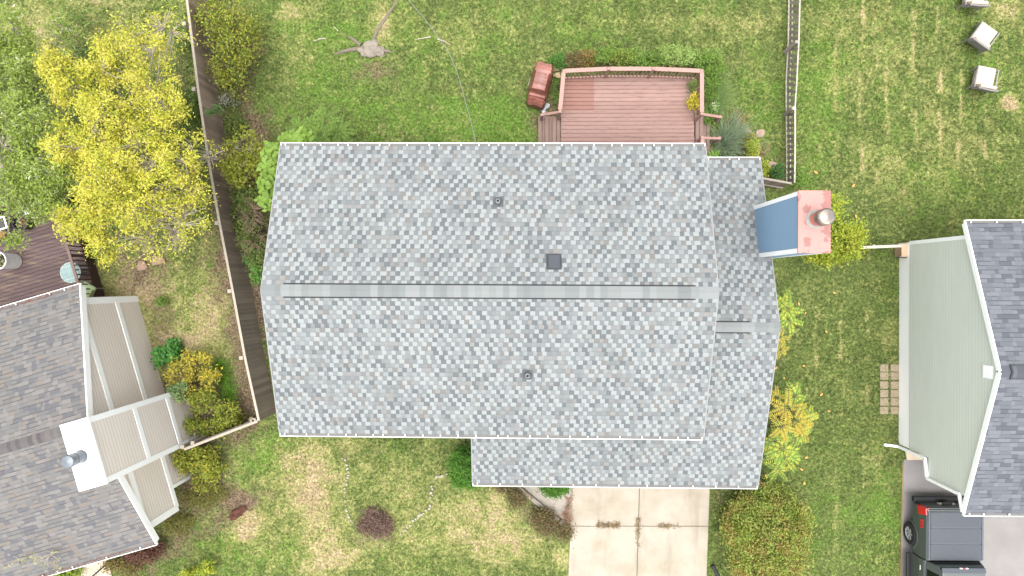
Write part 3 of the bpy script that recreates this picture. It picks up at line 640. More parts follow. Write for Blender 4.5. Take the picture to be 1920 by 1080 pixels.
# ------------------------------------------------------------------ drives and paths
def flat(name, pts, z, m, kind='structure', th=.03):
    b = MB(); w3 = [P(u, v, 0) for u, v in pts]; n = len(w3)
    a = sum((w3[i].x*w3[(i+1) % n].y-w3[(i+1) % n].x*w3[i].y) for i in range(n))
    if a < 0: w3 = w3[::-1]
    b.hexa([(p.x, p.y, z-th) for p in w3], [(p.x, p.y, z) for p in w3])
    o = b.build(name, m); o['kind'] = kind; return o
def pavings():
    k = NT('pale_concrete'); pos = k.pos(); n = k.noise(pos, .9, 6, .65); f = k.noise(pos, 30, 3, .7)
    c = k.ramp(n, [(.3, lin((134, 126, 110))), (.5, lin((147, 138, 125))), (.7, lin((153, 147, 134)))])
    mp = k.n('Mapping', {0: pos, 3: (2.2, .35, 1)}); st = k.fac(k.noise(mp.outputs[0], .8, 4, .6), .55, .75)
    c = k.mix(k.m_('MULTIPLY', st, .75), c, lin((124, 116, 104)))
    c = k.mix(k.m_('MULTIPLY', k.fac(f, .62, .75), .35), c, lin((116, 107, 95)))
    k.bump(f, .2, .01); cm = k.fin(c, .9, .2)
    uL = lambda v: 1073-(v-905)*8/175; uR = lambda v: 1331-(v-908)*6/172; uC = lambda v: 1199-(v-908)*5/172
    b = MB()
    def slab(x0, x1, v0, v1):
        g = .5
        w3 = [P(x0(v0)+g, v0+g, 0), P(x1(v0)-g, v0+g, 0), P(x1(v1)-g, v1-g, 0), P(x0(v1)+g, v1-g, 0)][::-1]
        b.hexa([(p.x, p.y, -.06) for p in w3], [(p.x, p.y, .035) for p in w3])
    for v0, v1 in ((866, 986), (986, 1130), (1130, 1270)): slab(uL, uC, v0, v1); slab(uC, uR, v0, v1)
    o = b.build('driveway', cm, bevel=.008); o['kind'] = 'structure'
    k = NT('grey_asphalt'); pos = k.pos(); n = k.noise(pos, .7, 5, .6); f = k.noise(pos, 45, 2, .7)
    c = k.ramp(n, [(.3, lin((118, 114, 113))), (.7, lin((134, 131, 129)))]); c = k.mix(k.m_('MULTIPLY', k.fac(f, .35, .65), .25), c, lin((110, 107, 107)))
    k.bump(f, .3, .01); am = k.fin(c, .9, .2)
    flat('side_driveway', [(1694, 862), (1760, 845), (2300, 845), (2300, 1300), (1684, 1300), (1690, 1080)], .015, am)
    flat('gravel_edge', [(1692, 868), (1697, 866), (1694, 1080), (1688, 1300), (1682, 1300), (1688, 1080)], .006, mat('sandy_edge', (146, 122, 86), .95, .45, 9))
    flat('path', [(975, 880), (1074, 880), (1070, 990), (1056, 982), (975, 912)], .02, mat('pale_gravel', (154, 146, 136), .95, .28, 14, bump=.5))
    flat('front_walk', [(138, 1056), (200, 1040), (215, 1100), (160, 1120)], .03, mat('tan_concrete', (196, 182, 160), .9, .15, 5))
    # small concrete apron by the right house corner
    flat('apron', [(1697, 846), (1732, 852), (1736, 862), (1700, 862)], .03, mat('apron_tan', (206, 190, 166), .9, .15, 5))

# ------------------------------------------------------------------ main deck
def deck():
    zd = .65; root = empty('deck', P(1180, 210, 0), 'faded red plank deck with railings behind the central house', 'deck')
    A = P(1052, 147, zd); B = P(1302, 143, zd); y0 = 3.86; x0, x1, y1 = A.x, B.x, (A.y+B.y)/2
    m = MB(); n = 25; pw = (y1-y0)/n
    for i in range(n): m.box(x0+random.uniform(-.012, .012), x1+random.uniform(-.012, .012), y0+i*pw+.006, y0+(i+1)*pw-.006, zd-.035, zd+random.uniform(-.002, .002))
    k = NT('deck_plank_paint'); mp = k.n('Mapping', {0: k.pos(), 3: (1, 7, 1)}); f = k.noise(mp.outputs[0], 2.2, 6, .68); isl = k.island()
    c = k.ramp(isl, [(0, lin((128, 101, 93))), (.5, lin((133, 106, 98))), (1, lin((138, 111, 103)))])
    c = k.mix(k.m_('MULTIPLY', k.fac(f, .5, .7), .65), c, lin((96, 76, 70)))
    c = k.mix(k.m_('MULTIPLY', k.fac(k.noise(mp.outputs[0], 5, 5, .7), .62, .75), .5), c, lin((172, 152, 144)))
    sp = k.n('SeparateXYZ', {0: k.pos()}); a1, a2 = P(1056, 207, zd), P(1114, 148, zd)
    inx = k.m_('MULTIPLY', k.m_('LESS_THAN', sp.outputs[0], a2.x), k.m_('GREATER_THAN', sp.outputs[1], a1.y))
    c = k.mix(k.m_('MULTIPLY', inx, .6), c, k.mix(f, lin((126, 80, 69)), lin((114, 82, 72))))
    gr = k.fac(k.noise(k.pos(), 1.2, 5, .65), .56, .7); c = k.mix(k.m_('MULTIPLY', k.m_('MULTIPLY', gr, inx), .7), c, lin((104, 92, 82)))
    nf = k.noise(mp.outputs[0], 9, 3); k.bump(nf, .25, .01)
    m.build('boards', k.fin(c, .7, .25), root)
    m = MB(); m.box(x0+.02, x1-.02, y1-.04, y1+.0, zd-.26, zd-.04); m.box(x0+.0, x0+.04, y0, y1-.05, zd-.26, zd-.04); m.box(x1-.04, x1, y0, y1-.05, zd-.26, zd-.04); m.build('rim_joist', DECKR, root)
    zr = zd+1.0; tops = [P(1057, 133, zr), P(1141, 129, zr), P(1225, 129, zr), P(1316, 133, zr)]
    ptops = [(x0+.03, y1+.05), (None, y1+.05), (None, y1+.05), (x1-.01, y1+.05)]
    pm = []
    for i, t in enumerate(tops):
        p = Vector((t.x, t.y, 0)); b = MB(); b.box(t.x-.05, t.x+.05, t.y-.055, t.y+.055, .0, zr+(.06 if 0 < i < 3 else .03)); b.build('post', DECKR, root, bevel=.01); pm.append(p)
    lp = P(1050, 209, zr); rp = P(1316, 213, zr); rp2 = P(1317, 258, zr)
    for t in (lp, rp, rp2): b = MB(); b.box(t.x-.05, t.x+.05, t.y-.05, t.y+.05, .0, zr+.02); b.build('post', DECKR, root, bevel=.01)
    segs = [(tops[0], tops[1]), (tops[1], tops[2]), (tops[2], tops[3]), (tops[3], rp), (tops[0], lp)]
    for a, b in segs:
        d = (b-a).normalized(); a2, b2 = a+d*.055, b-d*.055
        m = MB(); m.bar(a2-Vector((0, 0, .0)), b2, .14, .04); m.build('top_rail', DECKR, root)
        m = MB(); dn = Vector((0, 0, zd+.1-zr)); m.bar(a2+dn, b2+dn, .05, .08); m.build('bottom_rail', DECKR, root)
        m = MB(); L = (b2-a2).length; n = int(L/.13)
        for i in range(1, n): q = a2+d*(L*i/n); m.box(q.x-.018, q.x+.018, q.y-.018, q.y+.018, zd+.06, zr-.02)
        o = m.build('balusters', DECKR, root)
    m = MB(); m.bar(rp2+Vector((0, -.06, 0)), Vector((rp2.x, y0+.02, zr)), .12, .04); m.build('top_rail', DECKR, root)
    # steps
    def steps(u0s, v0, v1, side, zs, mt):
        for (ua, ub), z in zip(u0s, zs):
            a, b = P(ua, v0, z), P(ub, v0, z); yb = y0+.02; w2 = abs(b.x-a.x)/2; xa = min(a.x, b.x)
            m = MB(); m.box(xa+.004, xa+w2-.008, yb, a.y, z-.035, z); m.box(xa+w2+.008, xa+2*w2-.004, yb, a.y, z-.035, z); m.box(xa+2*w2-.03 if side < 0 else xa, xa+2*w2 if side < 0 else xa+.03, yb+.01, a.y-.02, 0, z-.04)
            m.build('step', mt, root)
    steps([(1009, 1024), (1022, 1037), (1036, 1051)], 218, 272, -1, (.17, .34, .50), DECKS)
    steps([(1319, 1304), (1331, 1318)], 216, 256, 1, (.5, .25), DECKS)
    for a, b, zt in ((lp, P(1016, 215, .95), .95), (rp, P(1351, 219, .95), .95), (rp2, P(1349, 259, .95), .95)):
        m = MB(); m.bar(a+Vector((0, 0, -.06)), b+Vector((0, 0, -.03)), .09, .04); m.build('stair_rail', DECKR, root)
        m = MB(); m.box(b.x-.05, b.x+.05, b.y-.05, b.y+.05, 0, zt+.03); m.build('post', DECKR, root, bevel=.01)
    return rebase(root)

def grill():
    c = P(1012, 160, .6); root = empty('covered_grill', (c.x, c.y, 0), 'barbecue grill under a creased red brown vinyl cover beside the deck', 'grill', rz=R_(-14))
    L, W = 1.50, .72; nu, nv = 36, 20; V = []; F = []
    def hgt(t):                                          # profile along the grill
        e = abs(t)
        if t > .52: return .86+.06*math.cos((t-.52)*3)
        if t < -.42: return .86-.25*max(0, (-t-.42))/.58+.03*math.sin(t*40)
        return 1.12
    mb = MB(); rings = []
    # vertical rings: section at each length station
    for i in range(nu+1):
        t = -1+2*i/nu; h = hgt(t)+random.uniform(-.008, .008); ring = []
        hw = W/2*(1-.12*max(0, abs(t)-.8)/.2)
        if -.42 <= t <= .52: prof = [(-hw, .12), (-hw*1.0, .5), (-hw*.96, .82), (-hw*.62, h-.02), (-hw*.3, h), (0, h+.012), (hw*.35, h), (hw*.66, h-.03), (hw*.96, .85), (hw, .5), (hw, .12)]
        else: prof = [(-hw*.98, .14), (-hw*.95, .5), (-hw*.92, h-.1), (-hw*.8, h-.02), (-hw*.4, h), (0, h+.01), (hw*.4, h), (hw*.8, h-.02), (hw*.93, h-.1), (hw*.96, .5), (hw*.98, .14)]
        for j, (y, z) in enumerate(prof):
            fold = .02*math.sin(t*23+j*1.7)+.015*math.sin(t*51+j) if j in (0, 1, 2, 8, 9, 10) else .008*math.sin(t*30+j*2)
            ring.append((y+fold*(1 if y > 0 else -1), t*L/2*(1+.02*math.sin(j*2.1)*(abs(t) > .9)), z+.008*math.sin(t*37+j*3)))
        rings.append(ring)
    k = len(rings[0]); vs = [p for r in rings for p in r]; mb.v = [(x, y, z) for x, y, z in vs]
    for i in range(nu):
        for j in range(k-1): mb.f.append((i*k+j, i*k+j+1, (i+1)*k+j+1, (i+1)*k+j)); mb.uv.append(None)
    mb.f.append(tuple(range(k))); mb.f.append(tuple(nu*k+j for j in range(k-1, -1, -1))); mb.uv += [None, None]
    o = mb.build('cover', mat('red_brown_vinyl', (118, 72, 61), .42, .2, 3, spec=.5, stain=(188, 128, 114), stain_amt=.4, bump=.2), root, smooth=True)
    o.data.set_sharp_from_angle(angle=R_(38))
    for x in (-.3, .3):
        for y in (-.62, .62): m = MB(); m.box(x-.02, x+.02, y-.02, y+.02, 0, .2); m.build('leg', DARKV, root)
    # handle loops on the left side
    m = MB()
    for y in (.15, .0): m.tube([(-.36, y, .7), (-.41, y-.02, .66), (-.41, y-.08, .6), (-.36, y-.1, .56)], .014, n=6)
    m.build('tie_strap', mat('strap_grey', (170, 165, 160), .6), root)

# ------------------------------------------------------------------ fences
def left_fence():
    zt = 1.75; pts = [(344, -60), (350, 0), (371, 167), (389, 290), (411, 417), (436, 546), (459, 671), (485, 789)]
    W = [P(u, v, zt) for u, v in pts]; posts = [(351, 44), (369, 167), (390, 292), (412, 418), (436, 546), (458, 671), (479, 790)]
    def run(name, label, pts3, posts3, side, zt):
        root = empty(name, (pts3[0].x, pts3[0].y, 0), label, 'fence')
        b = MB(); c = MB(); r = MB()
        for a, e in zip(pts3[:-1], pts3[1:]):
            d = (e-a); L = d.length; d.normalize(); n = Vector((-d.y, d.x, 0))*side; k = int(L/.145)
            for i in range(k):
                p = a+d*(L*(i+.5)/k); h = zt-.05+random.uniform(-.012, .008); w2 = L/k*.48; off = n*(-.012+random.uniform(-.003, .003))
                q = [p-d*w2+off-n*.01, p+d*w2+off-n*.01, p+d*w2+off+n*.01, p-d*w2+off+n*.01]
                b.hexa([(x.x, x.y, .0) for x in q], [(x.x, x.y, h) for x in q])
            c.bar(a+Vector((0, 0, -.028)), e+Vector((0, 0, -.028)), .085, .035)
            for z in (.35, .95, zt-.13): r.bar(Vector((a.x, a.y, z))+n*.03, Vector((e.x, e.y, z))+n*.03, .06, .085)
        b.build('boards', DARKWOOD, root); c.build('cap_rail', CAPWOOD, root); r.build('back_rails', OLDWOOD, root)
        for p in posts3:
            m = MB(); m.box(p.x-.055, p.x+.055, p.y-.055, p.y+.055, 0, zt-.08); m.box(p.x-.065, p.x+.065, p.y-.065, p.y+.065, zt-.08, zt-.05); m.build('post', CAPWOOD, root)
        rebase(root)
    run('board_fence', 'tall dark board fence with pale cap rail running down the left side of the yard', W, [P(u-6, v, zt-.06) for u, v in posts], -1, zt)
    W2 = [P(485, 789, zt), P(345, 843, zt)]; d = (W2[1]-W2[0]).normalized()
    run('board_fence', 'short board fence run from the corner post to the white chimney of the left house', [W2[0]+d*.05, W2[1]], [P(481, 797-11, zt-.06)+d*.1, P(361, 831, zt-.06), P(342, 838, zt-.06)], -1, zt)
def right_fence():
    zt = 1.0; top = [(1500, -30), (1499, 0), (1497, 78), (1493, 155), (1490, 200), (1490, 300), (1489, 342)]; bot = [(1480, -30), (1480, 0), (1479, 75), (1475, 150), (1475, 200), (1476, 300), (1476, 345)]
    T = [P(u, v, zt) for u, v in top]; B = [P(u, v, .05) for u, v in bot]
    root = empty('picket_fence', (B[0].x, B[0].y, 0), 'low weathered grey picket fence leaning between the back yards on the right', 'fence')
    b = MB(); r = MB()
    for i in range(len(T)-1):
        L = (T[i+1]-T[i]).length; k = max(1, int(L/.19))
        for j in range(k):
            t = (j+.5)/k; p = B[i].lerp(B[i+1], t); q = T[i].lerp(T[i+1], t)+Vector((0, random.uniform(-.03, .03), random.uniform(-.05, .03)))
            b.bar(p, q, .115, .02, up=(1, 0, 0))
        r.bar(T[i]+Vector((.05, 0, -.12)), T[i+1]+Vector((.05, 0, -.12)), .04, .08); r.bar(B[i]+Vector((.04, 0, .18)), B[i+1]+Vector((.04, 0, .18)), .04, .08)
        r.bar(B[i]+Vector((-.03, 0, .03)), B[i+1]+Vector((-.03, 0, .03)), .05, .04); r.bar(T[i]+Vector((.012, 0, .0)), T[i+1]+Vector((.012, 0, .0)), .05, .03)
    b.build('pickets', OLDWOOD, root); r.build('rails', mat('silver_rail', (168, 160, 148), .85, .25, 8, island=.15), root)
    for (u, v), (u2, v2) in (((1471, 98), (1494, 78)), ((1470, 216), (1487, 203))):
        m = MB(); m.bar(P(u, v, .1), P(u2, v2, 1.05), .1, .1); m.build('post', OLDWOOD, root)
    m = MB(); t = P(1489, 203, 1.05); m.lathe(t, [(.05, 0), (.06, .02), (.04, .06), (0, .07)], 12); m.build('post_cap', WHITE, root)
    rebase(root)
    root = empty('side_gate', P(1455, 345, 0), 'weathered board gate closing the gap between central house and picket fence', 'gate')
    a, e = P(1428, 334, 1.2), P(1484, 344, 1.2); d = (e-a).normalized(); L = (e-a).length; b = MB(); k = 9
    for i in range(k):
        p = a+d*(L*(i+.5)/k); n = Vector((-d.y, d.x, 0)); w2 = L/k*.47; q = [p-d*w2-n*.01, p+d*w2-n*.01, p+d*w2+n*.01, p-d*w2+n*.01]
        b.hexa([(x.x, x.y, .05) for x in q], [(x.x, x.y, 1.15+random.uniform(-.03, .03)) for x in q])
    b.build('boards', DARKWOOD, root); m = MB(); m.bar(a, e, .07, .06); m.build('gate_rail', OLDWOOD, root); m = MB(); m.bar(a+Vector((0, -.05, -.85)), e+Vector((0, -.05, -.85)), .05, .08); m.build('gate_rail', OLDWOOD, root); rebase(root)
    # short screen from the right house to the bush
    root = empty('low_fence', P(1650, 468, 0), 'narrow pale grey rail fence between the yellow bush and right house corner', 'fence')
    a, e = P(1590, 465, 1.0), P(1690, 461, 1.0); m = MB(); m.bar(a, e, .1, .045); m.build('cap_rail', mat('grey_cap', (176, 170, 156), .85, .2, 9), root)
    b = MB(); d = (e-a).normalized(); L = (e-a).length; k = 13
    for i in range(k): p = a+d*(L*(i+.5)/k); b.box(p.x-.055, p.x+.055, p.y-.012, p.y+.012, .03, .96)
    b.build('pickets', OLDWOOD, root)
    for t in (.02, .5, .98): p = a.lerp(e, t); m = MB(); m.box(p.x-.045, p.x+.045, p.y+.014, p.y+.1, 0, .97); m.build('post', OLDWOOD, root)
    rebase(root)
    p = P(1697, 470, .35); root = empty('hose_box', (p.x, p.y, 0), 'tan wooden box at the back corner of the sage green house', 'box')
    m = MB(); m.box(p.x-.2, p.x+.2, p.y-.2, p.y+.2, 0, .5); m.build('body', mat('tan_wood', (178, 148, 120), .8, .2, 7), root, bevel=.01)
    m = MB(); m.box(p.x-.23, p.x+.22, p.y-.23, p.y+.23, .502, .55); m.build('lid', mat('tan_lid', (196, 168, 140), .8, .2, 7), root)
    m = MB(); m.bar((p.x-.42, p.y-.26, .5), (p.x+.25, p.y-.25, .52), .03, .03); m.build('bracket', DARKV, root); rebase(root)

# ------------------------------------------------------------------ left neighbour's deck and things
def left_deck():
    zd = .55; a = LH_A; ex = Vector((math.cos(a), math.sin(a), 0)); ey = Vector((-math.sin(a), math.cos(a), 0))
    R = P(152, 462, zd); R2 = P(187, 575, zd)
    root = empty('neighbour_deck', (R.x, R.y, 0), 'dark brown plank deck with slatted railing behind the left house', 'deck')
    O = P(170, 520, zd); lo = lambda x, y, z: Vector((O.x, O.y, 0))+ex*x+ey*y+Vector((0, 0, z))
    m = MB(); y = -1.6; 
    while y < 3.15:
        m.hexa([lo(-6, y+.006, zd-.035), lo(.0, y+.006, zd-.035), lo(.0, y+.132, zd-.035), lo(-6, y+.132, zd-.035)], [lo(-6, y+.006, zd), lo(.0, y+.006, zd), lo(.0, y+.132, zd), lo(-6, y+.132, zd)]); y += .14
    m.build('boards', DARKDECK, root)
    m = MB(); m.hexa([lo(-.04, -1.6, .0), lo(0, -1.6, 0), lo(0, 3.15, 0), lo(-.04, 3.15, 0)], [lo(-.04, -1.6, zd-.04), lo(0, -1.6, zd-.04), lo(0, 3.15, zd-.04), lo(-.04, 3.15, zd-.04)]); m.build('skirt', RAILD, root)
    zr = zd+.95
    def rail(p, q, n):
        p, q = Vector(p), Vector(q); d = (q-p).normalized(); L = (q-p).length; z3 = Vector((0, 0, 1))
        m = MB(); m.bar(p+z3*zr, q+z3*zr, .1, .04); m.build('top_rail', mat('brown_top_rail', (112, 92, 86), .7, .15), root)
        m = MB(); m.bar(p+z3*(zd+.1), q+z3*(zd+.1), .05, .08); m.build('bottom_rail', RAILD, root)
        m = MB()
        for i in range(n+1): t = p+d*(L*i/n); m.box(t.x-.022, t.x+.022, t.y-.022, t.y+.022, zd+.06, zr-.02)
        m.build('balusters', RAILD, root)
        for t in (p, p.lerp(q, .5), q): m = MB(); m.box(t.x-.05, t.x+.05, t.y-.05, t.y+.05, 0, zr-.022); m.build('post', RAILD, root)
    rail(lo(.06, -1.55, 0), lo(.06, 3.15, 0), 26); rail(lo(-6, 3.2, 0), lo(0, 3.2, 0), 34)
    rebase(root)
    # round glass table
    c = P(132, 511, zd+.7); t = empty('patio_table', (c.x, c.y, zd), 'round frosted glass patio table with white frame on the dark deck', 'table')
    m = MB(); m.lathe(c, [(.355, -.012), (.36, 0), (.355, .004)], 40); m.build('tabletop', mat('tinted_glass', (120, 142, 140), .25, .25, 9, spec=.5), t)
    m = MB(); m.tube([c+Vector((.365*math.cos(i*math.pi/20), .365*math.sin(i*math.pi/20), .0)) for i in range(41)], .012, n=6)
    for y in (-.22, .24): m.bar(c+ex*-.3+ey*y+Vector((0, 0, .01)), c+ex*.3+ey*y+Vector((0, 0, .01)), .012, .01)
    m.bar(c+ey*-.22+Vector((0, 0, .01)), c+ey*.24+Vector((0, 0, .01)), .012, .01); m.build('frame', mat('pale_frame', (176, 190, 186), .5), t)
    for i in range(4):
        q = Vector((math.cos(i*math.pi/2+.6), math.sin(i*math.pi/2+.6), 0)); m = MB(); m.tube([c+q*.3+Vector((0, 0, -.02)), Vector((c.x, c.y, zd))+q*.33], .012, n=6); m.build('leg', mat('pale_frame', (176, 190, 186)), t)
    rebase(t)
    # green sling chair
    c = P(163, 545, zd+.42); t = empty('sling_chair', (c.x, c.y, zd), 'pale green fabric chair tucked beside the deck railing near the roof corner', 'chair', rz=R_(-30))
    gm = mat('pale_green_fabric', (156, 172, 128), .8, .08, 20)
    m = MB(); n = 8; W = .25
    for i in range(n):
        y0, y1 = -.26+.52*i/n, -.26+.52*(i+1)/n; z = lambda y: .42-.03*math.cos(y*6)
        m.hexa([(-W, y0, z(y0)-.012), (W, y0, z(y0)-.012), (W, y1, z(y1)-.012), (-W, y1, z(y1)-.012)], [(-W, y0, z(y0)), (W, y0, z(y0)), (W, y1, z(y1)), (-W, y1, z(y1))])
    m.build('seat', gm, t)
    m = MB()
    for i in range(6):
        s0, s1 = i/6, (i+1)/6; f = lambda s: (.27+.14*s, .42+.5*s)
        a0, b0 = f(s0); a1, b1 = f(s1)
        m.hexa([(a0, -.24, b0), (a0, .24, b0), (a0+.012, .24, b0), (a0+.012, -.24, b0)], [(a1, -.24, b1), (a1, .24, b1), (a1+.012, .24, b1), (a1+.012, -.24, b1)])
    m.build('backrest', gm, t)
    fm = mat('chair_frame', (128, 136, 112), .5)
    for s in (-1, 1):
        m = MB(); m.tube([(-.27, s*.28, 0), (-.27, s*.28, .6), (.3, s*.28, .6), (.33, s*.28, 0)], .014, n=6); m.build('leg', fm, t)
    # white planter, tall
    c = P(29, 490, zd); t = empty('planter', (c.x, c.y, zd), 'tall white round planter standing on the dark deck at the left edge', 'planter')
    m = MB(); m.lathe((c.x, c.y, zd), [(.24, 0), (.27, .03), (.3, .85), (.335, .86), (.335, .93), (.3, .93), (.285, .8), (0, .8)], 32); m.build('pot', mat('white_resin', (206, 208, 208), .5, .08), t, smooth=False)
    m = MB(); m.lathe((c.x, c.y, zd+.79), [(.28, 0), (.2, .03), (0, .04)], 20); m.build('soil', mat('potting_soil', (60, 52, 40), .95, .3, 20), t)
    C = np.array([c.x, c.y, zd+.9])+RNG.normal(size=(90, 3))*np.array([.13, .13, .06]); V, F = leaf_quads(C, .06, .4); np_mesh('foliage', V, F, leaf_mat('planter_leaf', [(110, 130, 70), (190, 190, 150), (90, 110, 60)]), t); rebase(t)
    c = P(54, 418, zd); t = empty('fire_bowl', (c.x, c.y, zd), 'black round tub full of dry leaves on the dark deck by the railing', 'tub')
    m = MB(); m.lathe((c.x, c.y, zd), [(.2, 0), (.26, .05), (.29, .42), (.32, .43), (.32, .47), (.28, .47), (.26, .34), (0, .34)], 28); m.build('pot', mat('black_plastic', (34, 33, 34), .5, .1), t)
    C = np.array([c.x, c.y, zd+.37])+RNG.normal(size=(140, 3))*np.array([.1, .1, .02]); V, F = leaf_quads(C, .035, .5, .8); np_mesh('dry_leaves', V, F, leaf_mat('dry_leaf', [(96, 70, 56), (130, 98, 78), (70, 50, 40)]), t); rebase(t)
    c = P(58, 404, zd); t = empty('flower_pot', (c.x, c.y, zd), 'small white flower pot behind the black tub on the dark deck', 'pot')
    m = MB(); m.lathe((c.x, c.y, zd), [(.11, 0), (.15, .3), (.165, .3), (.165, .34), (.14, .34), (.13, .28), (0, .28)], 20); m.build('pot', mat('white_resin', (206, 208, 208)), t); rebase(t)
    c = P(14, 424, zd); t = empty('wheeled_cart', (c.x, c.y, zd), 'red and white cart with a wheel standing on the dark deck', 'cart', rz=R_(16))
    m = MB(); zt = .55
    for p, q in (((-.35, -.2), (.35, -.2)), ((.35, -.2), (.35, .22)), ((.35, .22), (-.35, .22)), ((-.35, .22), (-.35, -.2))): m.bar((*p, zt), (*q, zt), .05, .03)
    m.build('tray_frame', WHITE, t); m = MB(); m.box(-.33, .33, -.18, .2, zt-.12, zt-.1); m.build('tray', mat('smoky_tray', (70, 66, 66), .4), t)
    for x in (-.32, .32):
        for y in (-.17, .19): m = MB(); m.box(x-.015, x+.015, y-.015, y+.015, 0, zt-.02); m.build('leg', METAL, t)
    m = MB(); m.box(-.35, .12, -.52, -.24, .1, .45); m.build('bin', mat('dull_red_box', (126, 52, 42), .6, .15), t, bevel=.02)
    m = MB(); m.lathe((0, 0, 0), [(.05, -.03), (.12, -.03), (.13, 0), (.12, .03), (.05, .03)], 20); o = m.build('wheel', mat('grey_wheel', (120, 122, 122), .6), t); o.location = (-.1, -.56, .16); o.rotation_euler = (R_(70), 0, 0)
    c = P(107, 385, zd); t = empty('kettle_grill', (c.x, c.y, zd), 'black round kettle grill under the branches at the deck corner', 'grill')
    m = MB(); m.lathe((c.x, c.y, zd+.55), [(0, 0), (.16, .04), (.25, .14), (.27, .24), (.27, .26), (.24, .36), (.14, .42), (.03, .44), (.03, .48), (0, .48)], 28); m.build('bowl', mat('black_enamel', (24, 24, 26), .25, .1, spec=.5), t, smooth=True)
    for i in range(3): q = Vector((math.cos(i*2.1), math.sin(i*2.1), 0)); m = MB(); m.tube([Vector((c.x, c.y, zd+.62))+q*.15, Vector((c.x, c.y, zd))+q*.3], .013, n=6); m.build('leg', METAL, t)
    rebase(t)

# ------------------------------------------------------------------ patio chairs
def patio_chair(u, v, rz, label):
    c = P(u, v, .42); t = empty('patio_chair', (c.x, c.y, 0), label, 'chair', 'cream cushioned chairs on the right lawn', rz=R_(rz))
    wk = mat('grey_wicker', (134, 130, 128), .75, .3, 40, bump=.3); cu = mat('cream_cushion', (186, 172, 158), .85, .05, 8)
    def soft(name, x0, x1, y0, y1, z0, z1, m, tilt=0, bev=.05):
        b = MB(); b.box(x0, x1, y0, y1, z0, z1); o = b.build(name, m, t, bevel=bev); o.modifiers['bevel'].segments = 4; o.rotation_euler.x = tilt; o.data.polygons.foreach_set('use_smooth', [True]*6); o.data.set_sharp_from_angle(angle=R_(60)); return o
    soft('seat_frame', -.34, .34, -.36, .40, .25, .32, wk, bev=.02)
    soft('seat_cushion', -.34, .34, -.27, .44, .325, .47, cu)
    o = soft('back_cushion', -.30, .30, -.13, .0, 0, .42, cu); o.location = (0, -.24, .44); o.rotation_euler.x = R_(14)
    m = MB(); m.hexa([(-.34, -.40, .3), (.34, -.40, .3), (.34, -.37, .3), (-.34, -.37, .3)], [(-.33, -.53, .82), (.33, -.53, .82), (.33, -.485, .82), (-.33, -.485, .82)])
    m.tube([(-.35, -.47, .8), (-.2, -.52, .85), (0, -.53, .86), (.2, -.52, .85), (.35, -.47, .8)], .028, n=8); m.build('back_frame', wk, t)
    for s in (-1, 1):
        m = MB(); m.bar((s*.37, -.42, .56), (s*.37, .38, .53), .045, .035); m.build('armrest', wk, t, bevel=.01)
        for y in (-.33, .33): m = MB(); m.box(s*.365-.02, s*.365+.02, y-.02, y+.02, 0, .53); m.build('leg', wk, t)

